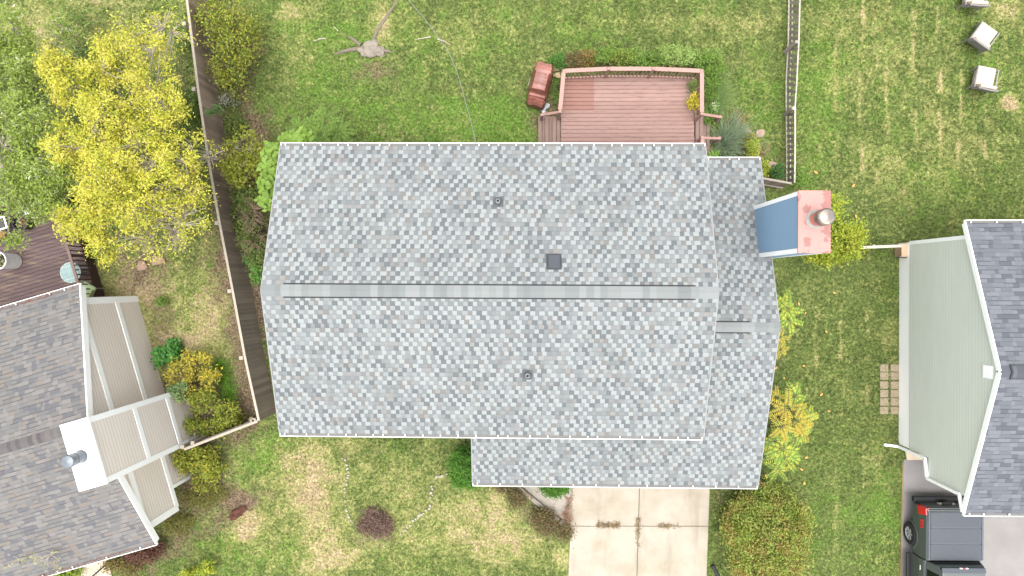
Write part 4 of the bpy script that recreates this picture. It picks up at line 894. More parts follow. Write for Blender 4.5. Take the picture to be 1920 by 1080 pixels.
# ------------------------------------------------------------------ pickup truck
def truck():
    zc = 1.42; x0 = P(1740, 1000, zc).x; x1 = P(1843, 1000, zc).x; cx = (x0+x1)/2; yR = P(1790, 957, zc).y; yC = P(1790, 1053, zc).y
    root = empty('pickup_truck', (cx, yC, 0), 'dark grey pickup truck with covered bed parked half under the right roof', 'truck')
    paint = mat('grey_paint', (84, 90, 90), .35, .05, 2, metal=.3, spec=.5); cov = mat('tonneau_grey', (74, 78, 85), .65, .08, 6); blk = mat('black_plastic_trim', (36, 37, 39), .55, .1)
    tyre = mat('tyre_rubber', (40, 40, 41), .85, .15, 20); rim = mat('rim_metal', (168, 168, 168), .45, .1, metal=.2); gl = mat('dark_glass', (14, 16, 18), .06, .02, spec=.6)
    hw = (x1-x0)/2; W = hw+.09; L0 = yR; 
    loc = lambda x, y, z: (cx+x, y, z)
    def shell(name, secs, m, bevel=.03):
        """loft of cross-sections (y, [(x, z) ...]) closed at both ends"""
        mb = MB(); n = len(secs[0][1])
        for y, pr in secs: mb.v += [loc(x, y, z) for x, z in pr]
        for i in range(len(secs)-1):
            for j in range(n): mb.f.append((i*n+j, i*n+(j+1) % n, (i+1)*n+(j+1) % n, (i+1)*n+j)); mb.uv.append(None)
        mb.f.append(tuple(range(n-1, -1, -1))); mb.f.append(tuple(range((len(secs)-1)*n, len(secs)*n))); mb.uv += [None, None]
        o = mb.build(name, m, root, bevel=bevel); return o
    def prof(w_, z1, zb=.48): return [(-w_+.06, zb), (-w_, zb+.12), (-w_, 1.0), (-w_+.05, z1-.06), (-w_+.09, z1), (w_-.09, z1), (w_-.05, z1-.06), (w_, 1.0), (w_, zb+.12), (w_-.06, zb)]
    shell('bed', [(yR+.02, prof(W-.02, zc-.02)), (yR-.5, prof(W, zc)), (yC+.02, prof(W, zc))], paint)
    b = MB(); e = .07; n = 3; ya, yb = yR-.05, yC+.07
    for i in range(n):
        t0, t1 = ya+(yb-ya)*i/n, ya+(yb-ya)*(i+1)/n; b.box(cx-hw+e, cx+hw-e, t1+.018, t0-.018, zc+.002, zc+.045)
    b.build('bed_cover', cov, root, bevel=.012)
    b = MB(); b.box(cx-hw+e+.03, cx+hw-e-.03, yb, ya, zc+.004, zc+.03); b.box(cx-hw+.0, cx-hw+e-.01, yb, ya, zc, zc+.035); b.box(cx+hw-e+.01, cx+hw, yb, ya, zc, zc+.035); b.build('cover_rails', mat('rail_grey', (82, 86, 94), .5), root)
    b = MB(); b.box(cx-W+.16, cx+W-.16, yR+.022, yR+.06, .62, zc-.05); tg = b.build('tailgate', paint, root, bevel=.01)
    b = MB(); b.box(cx-W+.02, cx+W-.02, yR+.05, yR+.24, .46, .66); b.build('rear_bumper', blk, root, bevel=.03)
    b = MB(); b.box(cx-.3, cx+.3, yR+.062, yR+.085, .78, .92); b.build('licence_plate', mat('plate_pale', (190, 184, 170), .4), root)
    b = MB(); b.lathe((cx-.02, yR+.10, .95), [(.14, -.03), (.2, 0), (.14, .03)], 18, 1, .35); b.build('tailgate_handle', blk, root)
    red = mat('red_lens', (196, 22, 34), .2, .1, spec=.6)
    for s in (-1, 1):
        b = MB(); b.hexa([loc(s*(W-.14), yR+.05, .92), loc(s*(W+.012), yR+.03, .92), loc(s*(W+.012), yR-.26, 1.0), loc(s*(W-.05), yR-.22, 1.0)][::s], [loc(s*(W-.16), yR+.05, zc-.05), loc(s*(W-.04), yR+.03, zc-.06), loc(s*(W-.06), yR-.2, zc-.06), loc(s*(W-.1), yR-.18, zc-.05)][::s]); b.build('tail_light', red, root)
    for s in (-1, 1):
        b = MB()
        for i in range(3): b.hexa([loc(s*(W-.01), yR-.42-i*.11, 1.1), loc(s*(W+.006), yR-.42-i*.11, 1.1), loc(s*(W+.006), yR-.50-i*.11, 1.1), loc(s*(W-.01), yR-.50-i*.11, 1.1)][::s], [loc(s*(W-.04), yR-.40-i*.11, 1.22), loc(s*(W-.022), yR-.40-i*.11, 1.22), loc(s*(W-.022), yR-.47-i*.11, 1.22), loc(s*(W-.04), yR-.47-i*.11, 1.22)][::s])
        b.build('side_decal', red, root)
    # cab and front
    yF = yC-2.15; yN = yC-3.7
    shell('cab', [(yC-.02, prof(W, 1.28)), (yC-2.0, prof(W, 1.26)), (yN+.2, prof(W, 1.2)), (yN, prof(W-.1, 1.05))], paint)
    hr = W-.32
    shell('cab_roof', [(yC-.03, [(-W+.1, 1.27), (-hr-.08, 1.75), (hr+.08, 1.75), (W-.1, 1.27)]), (yC-.16, [(-W+.08, 1.27), (-hr, 1.93), (hr, 1.93), (W-.08, 1.27)]), (yC-1.5, [(-W+.08, 1.27), (-hr, 1.94), (hr, 1.94), (W-.08, 1.27)]), (yF-.35, [(-W+.12, 1.24), (-W+.2, 1.3), (W-.2, 1.3), (W-.12, 1.24)])], paint, .04)
    b = MB(); b.hexa([loc(-hr-.12, yC+.005, 1.38), loc(hr+.12, yC+.005, 1.38), loc(hr+.12, yC-.03, 1.38), loc(-hr-.12, yC-.03, 1.38)], [loc(-hr-.03, yC-.07, 1.86), loc(hr+.03, yC-.07, 1.86), loc(hr+.03, yC-.12, 1.86), loc(-hr-.03, yC-.12, 1.86)]); b.build('rear_window', gl, root)
    b = MB(); b.hexa([loc(-hr-.02, yC-.04, 1.885), loc(hr+.02, yC-.04, 1.885), loc(hr+.02, yC-.2, 1.91), loc(-hr-.02, yC-.2, 1.91)], [loc(-hr-.02, yC-.04, 1.91), loc(hr+.02, yC-.04, 1.91), loc(hr+.02, yC-.2, 1.945), loc(-hr-.02, yC-.2, 1.945)]); b.build('roof_spoiler', cov, root)
    b = MB(); b.box(cx-.14, cx-.06, yC-.055, yC-.03, 1.89, 1.93); b.box(cx+.06, cx+.14, yC-.055, yC-.03, 1.89, 1.93); b.build('cargo_lamp', WHITE, root)
    b = MB(); b.box(cx-.06, cx+.06, yC-.055, yC-.03, 1.89, 1.93); b.build('brake_light', red, root)
    for s in (-1, 1):
        for y0, y1 in ((yC-.3, yC-.98), (yC-1.06, yC-1.75)):
            q = lambda x, z, d: s*(W-.08+(hr-W+.08)*(z-1.27)/.66+d)
            b = MB(); b.hexa([loc(q(0, 1.36, .005), y0, 1.36), loc(q(0, 1.36, .016), y0, 1.36), loc(q(0, 1.36, .016), y1, 1.36), loc(q(0, 1.36, .005), y1, 1.36)][::s], [loc(q(0, 1.8, .005), y0-.04, 1.8), loc(q(0, 1.8, .016), y0-.04, 1.8), loc(q(0, 1.8, .016), y1+.02, 1.8), loc(q(0, 1.8, .005), y1+.02, 1.8)][::s]); b.build('side_window', gl, root)
        b = MB(); b.box(min(cx+s*W, cx+s*(W+.03)), max(cx+s*W, cx+s*(W+.03)), yC-.42, yC-.24, 1.1, 1.13); b.build('door_handle', mat('chrome', (200, 200, 200), .2, .02, metal=.9), root)
        b = MB(); b.box(min(cx+s*(W-.02), cx+s*(W+.12)), max(cx+s*(W-.02), cx+s*(W+.12)), yC-1.9, yC-.05, .36, .44); b.build('side_step', blk, root, bevel=.02)
        b = MB(); b.box(min(cx+s*W, cx+s*(W+.22)), max(cx+s*W, cx+s*(W+.22)), yC-2.0, yC-1.9, 1.25, 1.42); b.build('mirror', blk, root, bevel=.03)
    b = MB(); b.hexa([loc(-W+.25, yF-.36, 1.31), loc(W-.25, yF-.36, 1.31), loc(hr-.02, yC-1.55, 1.93), loc(-hr+.02, yC-1.55, 1.93)], [loc(-W+.25, yF-.36, 1.335), loc(W-.25, yF-.36, 1.335), loc(hr-.02, yC-1.55, 1.955), loc(-hr+.02, yC-1.55, 1.955)]); b.build('windscreen', gl, root)
    wy = P(1715, 1000, .42).y
    for s in (-1, 1):
        for y in (wy, wy-3.55):
            c = Vector((cx+s*(W-.07), y, .42)); m = MB()
            prf = [(.24, .12), (.37, .125), (.41, .09), (.42, .0), (.41, -.09), (.37, -.125), (.24, -.12)]
            m.lathe((0, 0, 0), prf, 36, caps=False); m.lathe((0, 0, .02), [(.245, 0), (.1, .004), (0, .005)], 24, caps=False); m.lathe((0, 0, -.03), [(0, 0), (.245, .004)], 24, caps=False); o = m.build('wheel', tyre, root); o.location = c; o.rotation_euler = (0, R_(90)*s, 0)
            k = MB(); k.lathe((0, 0, 0), [(.255, .10), (.24, .118), (.225, .105), (.215, .04)], 32, caps=False)
            for q in range(6):
                a0 = q*math.pi/3
                for dd in (-.13, .13): k.bar((.05*math.cos(a0), .05*math.sin(a0), .085), (.225*math.cos(a0+dd), .225*math.sin(a0+dd), .1), .026, .03)
            k.lathe((0, 0, .04), [(.075, 0), (.07, .06), (0, .065)], 18); ri = k.build('rim', rim, o)
            f = MB(); n = 14; pr = []
            for q in range(n+1):
                t = math.pi*q/n; pr.append((math.cos(t), math.sin(t)))
            for q in range(n):
                a_, b_ = pr[q], pr[q+1]; xo, xi = s*(W+.03), s*(W-.12)
                pts = [loc(xi, y+a_[0]*.47, .45+a_[1]*.45), loc(xo, y+a_[0]*.47, .45+a_[1]*.45), loc(xo, y+b_[0]*.47, .45+b_[1]*.45), loc(xi, y+b_[0]*.47, .45+b_[1]*.45)]
                pt2 = [loc(xi, y+a_[0]*.53, .45+a_[1]*.51), loc(xo-s*.02, y+a_[0]*.53, .45+a_[1]*.51), loc(xo-s*.02, y+b_[0]*.53, .45+b_[1]*.51), loc(xi, y+b_[0]*.53, .45+b_[1]*.51)]
                f.hexa(pts, pt2)
            f.build('fender_flare', paint, root)
    b = MB(); b.box(cx-W+.04, cx+W-.04, yN-.15, yN+.05, .45, .75); b.build('front_bumper', blk, root, bevel=.04)
    b = MB(); b.box(cx-.55, cx+.55, yN-.04, yN+.02, .78, 1.05); b.build('grille', blk, root, bevel=.02)
    for s in (-1, 1): b = MB(); b.box(cx+s*.72-.13, cx+s*.72+.13, yN-.03, yN+.03, .85, 1.02); b.build('headlight', mat('lamp_glass', (210, 214, 220), .1, .03), root, bevel=.02)
    rebase(root)

# ------------------------------------------------------------------ small things
def lump(name, c, r, m, seed, flat_=.5, label=None, cat=None, group=None, rough=.25, sub=2, rz=0):
    bm = bmesh.new(); bmesh.ops.create_icosphere(bm, subdivisions=sub, radius=1); rn = random.Random(seed)
    ph = [rn.uniform(0, 6) for _ in range(6)]
    for v in bm.verts:
        p = v.co; k = 1+rough*(math.sin(p.x*3+ph[0])*math.sin(p.y*3.4+ph[1])+.6*math.sin(p.z*5+ph[2]+p.x*4))+rn.uniform(-.4, .4)*rough*.4
        v.co = Vector((p.x*r[0], p.y*r[1], p.z*r[0]*flat_))*k
    me = bpy.data.meshes.new(name); bm.to_mesh(me); bm.free(); me.materials.append(m)
    o = bpy.data.objects.new(name, me); COL.objects.link(o); o.location = c; o.rotation_euler.z = rz
    if label: tag(o, label, cat, group)
    return o
def small_things():
    stone = mat('whitish_stone', (164, 158, 145), .85, .25, 14)
    def chain(pts, label, group, step):
        W = [P(u, v, .03) for u, v in pts]; src = None; acc = 0; i = 0
        for a, b in zip(W[:-1], W[1:]):
            L = (b-a).length; t = acc
            while t < L:
                p = a.lerp(b, t/L)+Vector((random.gauss(0, .02), random.gauss(0, .02), 0))
                if src is None or i < 4: src = lump('edging_stone', p, (.062, .05), stone, i, .6, label, 'stone', group); protos.append(src); o = src
                else: o = random.choice(protos).copy(); COL.objects.link(o); o.location = p; o['label'] = label
                s = random.uniform(.5, 1.0); o.scale = (s, s*random.uniform(.8, 1.1), s); o.rotation_euler.z = random.uniform(0, 6); i += 1; t += step*random.uniform(.75, 1.6)
            acc = t-L
    protos = []
    chain([(642, 858), (650, 872), (653, 890), (650, 905), (647, 918), (646, 940), (649, 955), (655, 972), (663, 987)], 'small whitish edging stone in the left curved row on the front lawn', 'left row of edging stones', .12)
    protos = []
    chain([(849, 891), (832, 890), (818, 896), (811, 908), (809, 925), (808, 943), (802, 955), (790, 965), (776, 976), (762, 990), (750, 1002)], 'small whitish edging stone in the right curved row leading to the round evergreen', 'right row of edging stones', .11)
    # pavers
    pav = mat('tan_paver', (150, 136, 114), .9, .18, 8); src = None
    for r, (v0, v1) in enumerate(((683, 697), (698, 712), (715, 729), (731, 745), (747, 760), (763, 776))):
        for (u0, u1) in ((1650, 1665.5), (1669, 1686)):
            a, b = P(u0, v1, 0), P(u1, v0, 0); m = MB(); w2, h2 = (b.x-a.x)/2, (b.y-a.y)/2
            if src is None: m.box(-w2, w2, -h2, h2, -.02, .012); src = m.build('paver', pav, bevel=.008); o = src
            else: o = src.copy(); COL.objects.link(o)
            o.location = ((a.x+b.x)/2, (a.y+b.y)/2, random.uniform(-.004, .004)); o.rotation_euler.z = random.uniform(-.02, .02)
            tag(o, 'tan square paver in the double row beside the white foundation', 'paver', 'tan pavers beside the right house')
    # fallen leaves
    V = np.array([[-.1, 0, .01], [-.03, -.045, .02], [.06, -.03, .012], [.1, 0, .02], [.05, .04, .02], [-.04, .045, .012]]); F = [(0, 1, 2, 3, 4, 5)]
    src = None; fm = leaf_mat('fallen_leaf', [(206, 150, 70), (220, 180, 110)])
    for (u, v) in ((1498, 570), (1510, 587), (1549, 622), (1507, 686), (1470, 709), (1554, 771), (1564, 549), (1530, 323), (1600, 348), (1605, 406), (1503, 880), (1508, 906), (1512, 858), (1540, 740), (1436, 892), (1455, 690)):
        if src is None:
            me = bpy.data.meshes.new('fallen_leaf'); me.from_pydata(V.tolist(), [], F); me.materials.append(fm); o = src = bpy.data.objects.new('fallen_leaf', me)
        else: o = src.copy()
        COL.objects.link(o); o.location = P(u, v, .05); o.rotation_euler = (random.uniform(-.3, .3), random.uniform(-.3, .3), random.uniform(0, 6)); s = random.uniform(.6, .95); o.scale = (s, s, s)
        tag(o, 'fallen orange leaf lying on the shady side lawn', 'leaf', 'fallen leaves on the side lawn')
    # overhead cable
    pts = [((765, 0), 5.6), ((740, -40), 5.7)]
    key = [((893, 272), 4.75), ((884, 232), 4.8), ((875, 200), 4.86), ((866, 165), 4.93), ((856, 132), 5.0), ((845, 106), 5.08), ((834, 86), 5.16), ((818, 64), 5.26), ((800, 40), 5.4), ((766, 0), 5.65), ((720, -55), 6.0)]
    m = MB(); m.tube([P(u, v, z) for (u, v), z in key], .009, n=6); o = m.build('overhead_cable', mat('grey_cable', (120, 120, 118), .5)); tag(o, 'thin grey cable strung from the back eave out over the lawn', 'cable')
    # stump
    root = empty('tree_stump', P(697, 93, 0), 'broken pale grey tree stump with surface roots in the back lawn', 'stump')
    sm = mat('bleached_stump', (132, 124, 113), .9, .4, 9, bump=.6, stain=(116, 104, 92), stain_amt=.7, stain_scale=5); rm = mat('grey_root', (116, 106, 94), .9, .25, 9)
    for i, (u, v, ru, rv, fl) in enumerate(((697, 93, 19, 13, .35), (711, 97, 12, 9, .4), (683, 97, 11, 8, .35), (700, 83, 10, 7, .4))): o = lump('stump_wood', P(u, v, .03), (ru*.02, rv*.02), sm, 40+i, fl, rough=.3, sub=3); o.parent = root
    def root_(pts, r0, r1, z=.015, mm=rm): m = MB(); m.tube([P(u, v, z-.01*i) for i, (u, v) in enumerate(pts)], r0, r1, n=8); o = m.build('root', mm, root); return o
    root_([(690, 90), (660, 93), (640, 97), (628, 102)], .1, .04, .0); root_([(698, 80), (708, 55), (722, 36), (738, 12), (745, -5)], .07, .05, -.01); root_([(676, 85), (660, 72), (652, 68)], .07, .03); root_([(712, 95), (730, 96), (735, 99)], .08, .03)
    pal = mat('pale_root', (172, 162, 146), .85, .2, 9)
    root_([(588, 77), (600, 73), (611, 72)], .015, .035, .01, pal); root_([(780, 74), (797, 71), (808, 69)], .012, .03, .02, pal); root_([(820, 73), (832, 77), (845, 84)], .03, .012, .01, pal); root_([(626, 50), (634, 58)], .02, .02, -.01, pal)
    rebase(root)
    for o in root.children: pass
    lump('rotten_log', P(445, 962, .05), (.32, .16), mat('rotten_red_wood', (84, 52, 42), .9, .5, 10, bump=.6), 61, .5, 'chunk of rotten red brown wood in the bare front bed', 'log', rz=.5, sub=3, rough=.35)
    # timber edging by the drive
    root = empty('landscape_timber', P(1020, 950, 0), 'long weathered grey timber edging the gravel bed beside the driveway', 'timber')
    m = MB(); m.bar(P(962, 905, .1), P(1047, 975, .1), .16, .2); m.build('beam', OLDWOOD, root, bevel=.015); m = MB(); m.bar(P(1049, 976, .1), P(1069, 991, .1), .16, .2); m.build('beam', OLDWOOD, root, bevel=.015)
    m = MB(); m.bar(P(958, 898, .2), P(1000, 938, .24), .07, .05); m.build('board', DARKWOOD, root); rebase(root)
    root = empty('corner_timber', P(1066, 925, 0), 'pair of short grey timbers standing at the driveway corner under the eave', 'timber')
    m = MB(); m.bar(P(1058, 922, .12), P(1068, 930, .12), .12, .2); m.build('beam', OLDWOOD, root); m = MB(); m.bar(P(1068, 905, .12), P(1069, 926, .12), .1, .18); m.build('beam', OLDWOOD, root); rebase(root)
    m = MB(); m.tube([P(1336, 1060, .12), P(1341, 1070, .1), P(1348, 1082, .08)], .07, n=12); tag(m.build('drain_pipe', mat('black_pipe', (38, 38, 40), .5)), 'short black drain pipe beside the driveway and large shrub', 'pipe')
    c = P(1020, 201, .1); lump('plastic_sheet', c, (.13, .15), mat('pale_plastic', (178, 182, 184), .35, .2, 9), 71, .5, 'crumpled pale plastic at the foot of the covered grill', 'plastic', sub=3, rough=.6)
    for (u, v, l) in ((1045, 141, 'pale flat stone nearest the deck corner beside the covered grill'), (1042, 129, 'rounded tan stone beside the small green plant by the grill')): lump('stone', P(u, v, .06), (.15, .11), mat('tan_stone', (168, 150, 118), .9, .25, 8), u, .5, l, 'stone', rough=.2)
    for i, (u, v, l) in enumerate(((1399, 249, 'grey brown stone left of the yellow shrub behind the garage roof'), (1425, 250, 'pale round stone right of the yellow shrub behind the garage roof'), (1449, 310, 'dull pinkish stone in the bed beside the picket fence'))): lump('stone', P(u, v, .05), (.18, .16), mat('pinkish_stone', (158, 136, 120), .9, .25, 8), 80+i, .4, l, 'stone', rough=.2)
    for i, (u, v, l) in enumerate(((266, 498, 'flat pinkish brown stone left under the yellow tree'), (296, 488, 'larger pinkish brown stone right under the yellow tree'))): lump('stone', P(u, v, .05), (.2+.06*i, .2), mat('brown_stone', (150, 124, 106), .9, .25, 8), 90+i, .4, l, 'stone', rough=.15)
    lump('ball', P(472, 787, .2), (.12, .12), mat('tan_ball', (176, 160, 128), .7, .1), 5, 1, 'round tan ball beside the fence corner post', 'ball', rough=.02, sub=3)
    root = empty('handrail', P(182, 1070, 0), 'thin black iron handrail beside the front walk of the left house', 'railing')
    m = MB(); m.tube([P(193, 1064, 0), P(193, 1064, .8)], .02, n=6); m.tube([P(160, 1092, 0), P(160, 1092, .8)], .02, n=6); m.build('post', DARKV, root); m = MB(); m.tube([P(195, 1062, .82), P(158, 1094, .82)], .03, n=8); m.build('rail', DARKV, root); rebase(root)

# ------------------------------------------------------------------ vegetation
def vegetation():
    YEL = leaf_mat('yellow_leaf', [(126, 143, 56), (171, 178, 64), (195, 190, 71), (210, 203, 86), (188, 178, 116)], .3, .3, .5)
    GRN = leaf_mat('willow_green_leaf', [(108, 128, 50), (134, 154, 64), (160, 178, 86), (126, 146, 58), (220, 224, 190)], .3)
    plant('yellow_tree', 'tall airy tree in bright yellow autumn leaf beside the left fence', 'tree', (278, 395),
      [(205, 118, 62, 62, 5.6, .8, 29), (285, 110, 60, 66, 5.4, .8, 21, .6), (235, 65, 62, 40, 5.4, .7, 12, .35), (98, 122, 46, 30, 5.6, .6, 15), (140, 170, 54, 44, 5.5, .7, 21), (290, 190, 74, 60, 5.6, .9, 35), (200, 225, 74, 60, 5.9, .9, 33), (140, 270, 60, 56, 5.6, .8, 22),
       (255, 290, 84, 60, 5.9, .9, 41), (335, 290, 50, 60, 5.2, .8, 21, .9), (205, 335, 84, 58, 5.8, .9, 41), (165, 395, 66, 44, 5.2, .7, 30), (265, 385, 74, 50, 5.4, .8, 27, .7), (335, 400, 66, 50, 4.8, .7, 21, .3), (155, 445, 58, 24, 4.6, .5, 16), (260, 460, 64, 36, 4.4, .6, 15, .25), (350, 340, 50, 50, 4.8, .6, 14, .5), (300, 445, 74, 46, 4.3, .7, 70, .05), (345, 370, 60, 60, 4.5, .7, 50, .07), (390, 290, 50, 30, 4.0, .4, 16, .05), (310, 60, 60, 50, 4.8, .6, 36, .12), (190, 470, 34, 26, 4.2, .4, 7, .9)],
      None, YEL, BARK, per=120, sig=.13, size=.045, asp=.42, stem=.05, trunk=1.2, twig=.015, shell=.3, leaf_part='crown', stem_part='branches', hubs=2)
    plant('green_tree', 'leafy mid green tree with narrow pale backed leaves at the left edge', 'tree', (40, 300),
      [(15, 60, 60, 50, 5.0, .8, 33), (70, 140, 46, 50, 4.8, .8, 22, .7), (20, 160, 66, 60, 5.2, .9, 40), (60, 225, 62, 56, 5.3, .9, 40), (10, 270, 60, 60, 5.3, .9, 36), (75, 310, 70, 50, 5.0, .8, 40), (15, 350, 60, 44, 4.8, .8, 33), (100, 365, 54, 36, 4.4, .6, 26), (60, 390, 50, 24, 4.0, .5, 10, .5), (100, 60, 50, 40, 4.2, .6, 10, .5), (-50, 200, 60, 140, 5.4, .9, 52), (70, 400, 20, 16, 3.6, .3, 4), (15, 440, 22, 14, 3.6, .3, 5)],
      None, GRN, BARK, per=95, sig=.16, size=.06, asp=.3, stem=.06, trunk=1.4, twig=.011, shell=.3, leaf_part='crown', stem_part='branches', hubs=2)
    UND = leaf_mat('understory_leaf', [(66, 92, 44), (92, 118, 56), (112, 132, 62), (82, 106, 58)])
    plant('understory_shrub', 'dull green brush under the gap between the green and yellow trees', 'shrub', (150, 190), [(160, 120, 50, 40, .8, .5, 30), (190, 210, 60, 60, .8, .6, 40), (150, 60, 60, 40, .5, .3, 24, .6)], None, UND, TWIG, per=50, sig=.18, size=.06)
    plant('understory_shrub', 'dark green brush against the fence below the yellow tree crown', 'shrub', (345, 205), [(355, 195, 18, 40, .9, .5, 24), (340, 60, 24, 40, .5, .3, 14, .6)], None, UND, TWIG, per=50, sig=.15, size=.06)
    MIX = leaf_mat('mixed_autumn_leaf', [(62, 74, 38), (86, 104, 46), (118, 134, 50), (170, 172, 56), (112, 128, 52), (156, 150, 62), (82, 92, 48)])
    plant('mixed_shrub', 'big loose shrub in mixed green yellow and orange leaf at the top of the fence', 'shrub', (418, 100), [(400, 40, 38, 46, 1.3, .6, 40), (450, 40, 44, 40, 1.3, .6, 40), (440, 90, 44, 34, 1.5, .6, 46), (425, 130, 36, 34, 1.2, .5, 30), (440, 160, 30, 30, .9, .4, 18, .6)], None, MIX, TWIG, per=34, sig=.15, size=.05, asp=.5)
    plant('pale_shrub', 'small greyish shrub with whitish tips at the foot of the left fence', 'shrub', (425, 185), [(430, 185, 14, 18, .5, .3, 16)], None, leaf_mat('grey_white_leaf', [(78, 92, 58), (100, 110, 80), (190, 190, 178), (80, 92, 60)]), TWIG, per=30, sig=.09, size=.04)
    plant('climbing_vine', 'small clump of green vine hanging over the left fence cap', 'vine', (408, 212), [(400, 207, 15, 10, 1.85, .12, 16)], None, leaf_mat('vine_green', [(74, 100, 56), (98, 124, 72), (120, 142, 84)]), GSTEM, per=26, sig=.06, size=.045)
    plant('young_maple', 'sparse yellow green young tree with grey branches between fence and roof', 'tree', (450, 330), [(460, 275, 40, 40, 2.1, .6, 30, .6), (455, 320, 36, 30, 2.0, .5, 34), (480, 305, 24, 30, 1.8, .5, 18), (430, 315, 16, 14, 1.5, .4, 12), (425, 275, 44, 24, 2.3, .3, 16, .12)], None, leaf_mat('olive_leaf', [(98, 112, 40), (128, 140, 48), (152, 152, 56), (84, 100, 44)]), BARK, per=42, sig=.12, size=.052, asp=.6, stem=.025)
    TAN = leaf_mat('tangle_leaf', [(58, 76, 38), (82, 104, 48), (104, 124, 58), (124, 132, 66), (92, 84, 54)])
    for lb, bs, lobes in (('dark green tangled shrub in the fence strip below the dead branches', (470, 465), [(480, 465, 24, 30, 1.0, .4, 34), (465, 440, 18, 24, .9, .4, 22)]), ('dark green tangled shrub in the fence strip above the dead branches', (470, 365), [(475, 365, 30, 18, 1.3, .5, 34), (445, 360, 14, 20, .8, .3, 14)]),
        ('dark green tangled weeds low on the fence foot beside the dead branches', (450, 410), [(448, 410, 12, 44, .5, .3, 30)]), ('tangled green weeds on the fence foot beyond the young tree', (440, 235), [(440, 235, 14, 30, .6, .3, 26)])):
        plant('tangled_shrub', lb, 'shrub', bs, lobes, None, TAN, TWIG, per=34, sig=.13, size=.05)
    LIME = leaf_mat('bright_green_leaf', [(98, 128, 46), (116, 146, 56), (130, 158, 68), (106, 136, 50)], .3)
    plant('maple_sapling', 'bright green broad leaved sapling pressed against the left roof edge', 'tree', (520, 330), [(508, 345, 20, 46, 3.4, .5, 32), (512, 295, 10, 24, 3.3, .4, 12)], None, LIME, GSTEM, per=26, sig=.11, size=.095, asp=.75, up=.75)
    plant('maple_sapling', 'bright green broad leaved sapling behind the back left roof corner', 'tree', (560, 272), [(566, 265, 30, 12, 2.6, .4, 20), (540, 262, 10, 9, 2.6, .3, 6)], None, LIME, GSTEM, per=26, sig=.1, size=.085, asp=.75, up=.75)
    fronds('feathery_shrub', 'feathery mid green shrub spreading onto the lawn behind the house corner', 'shrub', (605, 262), [(585, 240, .9, 1.2), (610, 228, 1.0, 1.3), (635, 245, .8, 1.2), (600, 252, 1.1, 1.2), (560, 238, .7, 1.0), (625, 258, .7, 1.1)], leaf_mat('feather_green', [(84, 112, 40), (104, 134, 52), (122, 150, 60)]), GSTEM, pairs=11, leaf=.07, asp=.25, nf=8, length=.5)
    plant('dead_shrub', 'tangle of bare brown branches beside the left roof edge', 'shrub', (490, 430), [(470, 400, 40, 40, 1.7, .4, 80, .06), (475, 450, 36, 46, 1.6, .4, 80, .08), (460, 380, 20, 20, 1.2, .4, 14, .5)], None, UND, mat('bare_brown_twig', (132, 112, 92), .9, .2, 12), per=22, sig=.1, size=.045, stem=.022, twig=.008)
    plant('green_shrub', 'small green shrub at the fence foot beside the roof ridge end', 'shrub', (480, 500), [(470, 490, 20, 16, .8, .3, 14, .7), (484, 512, 14, 22, .9, .3, 14)], None, leaf_mat('mid_green_leaf', [(70, 110, 44), (94, 136, 58), (112, 150, 66)]), TWIG, per=30, sig=.1, size=.05)
    EVG = leaf_mat('arborvitae_leaf', [(58, 96, 34), (78, 120, 42), (96, 140, 50), (68, 108, 38)], .15)
    def evergreen(label, base, lobes, per=120): plant('evergreen_shrub', label, 'shrub', base, lobes, None, EVG, TWIG, per=per, sig=.09, size=.035, asp=.5, shell=.75, up=.35)
    evergreen('dense round bright green evergreen at the corner of the lower front roof', (884, 868), [(874, 876, 30, 40, .9, .7, 130)])
    evergreen('low bright green evergreen peeking from under the front gutter beside the driveway', (1040, 900), [(1038, 908, 26, 20, .6, .45, 80)])
    DRY = leaf_mat('dry_weed_leaf', [(104, 92, 60), (132, 112, 78), (86, 92, 48), (112, 84, 66), (96, 112, 52)])
    plant('dry_weeds', 'brown and green dry weeds on the lawn side of the timber near the eave', 'weeds', (965, 925), [(945, 912, 26, 10, .25, .2, 20), (970, 935, 22, 18, .35, .25, 26)], None, DRY, TWIG, per=36, sig=.1, size=.04)
    plant('dry_weeds', 'larger brown and green dry weeds at the driveway end of the timber', 'weeds', (1035, 990), [(1025, 980, 30, 24, .4, .3, 44), (1060, 1000, 14, 18, .35, .2, 16), (1010, 965, 16, 14, .3, .2, 12)], None, DRY, TWIG, per=40, sig=.11, size=.042)
    plant('dry_weeds', 'reddish dry twigs in the gravel corner beside the driveway edge', 'weeds', (1062, 975), [(1064, 972, 9, 12, .2, .15, 14), (1066, 945, 7, 18, .12, .08, 10)], None, leaf_mat('reddish_dry', [(150, 116, 92), (172, 140, 112), (128, 92, 76)]), TWIG, per=30, sig=.08, size=.03)
    BIG = leaf_mat('barberry_leaf', [(98, 124, 52), (122, 144, 60), (142, 158, 70), (156, 160, 80), (156, 132, 76), (146, 102, 68)], .25, .25, .45)
    plant('large_shrub', 'large rounded green shrub flecked with red brown beside the driveway', 'shrub', (1425, 985), [(1435, 995, 78, 82, 1.2, .9, 300), (1400, 985, 44, 56, 1.0, .7, 90), (1475, 990, 44, 64, 1.0, .8, 110), (1440, 935, 50, 30, .9, .6, 70), (1420, 1060, 56, 40, 1.0, .7, 90), (1480, 1050, 36, 46, .9, .6, 60)], None, BIG, TWIG, per=60, sig=.12, size=.042, asp=.5, shell=.6, up=.35)
    SUM = leaf_mat('sumac_leaf', [(92, 132, 48), (118, 152, 60), (140, 164, 66), (190, 186, 66), (128, 158, 64)], .3)
    SUMY = leaf_mat('sumac_yellow_leaf', [(188, 172, 60), (170, 170, 66), (186, 152, 56), (124, 146, 60)], .3)
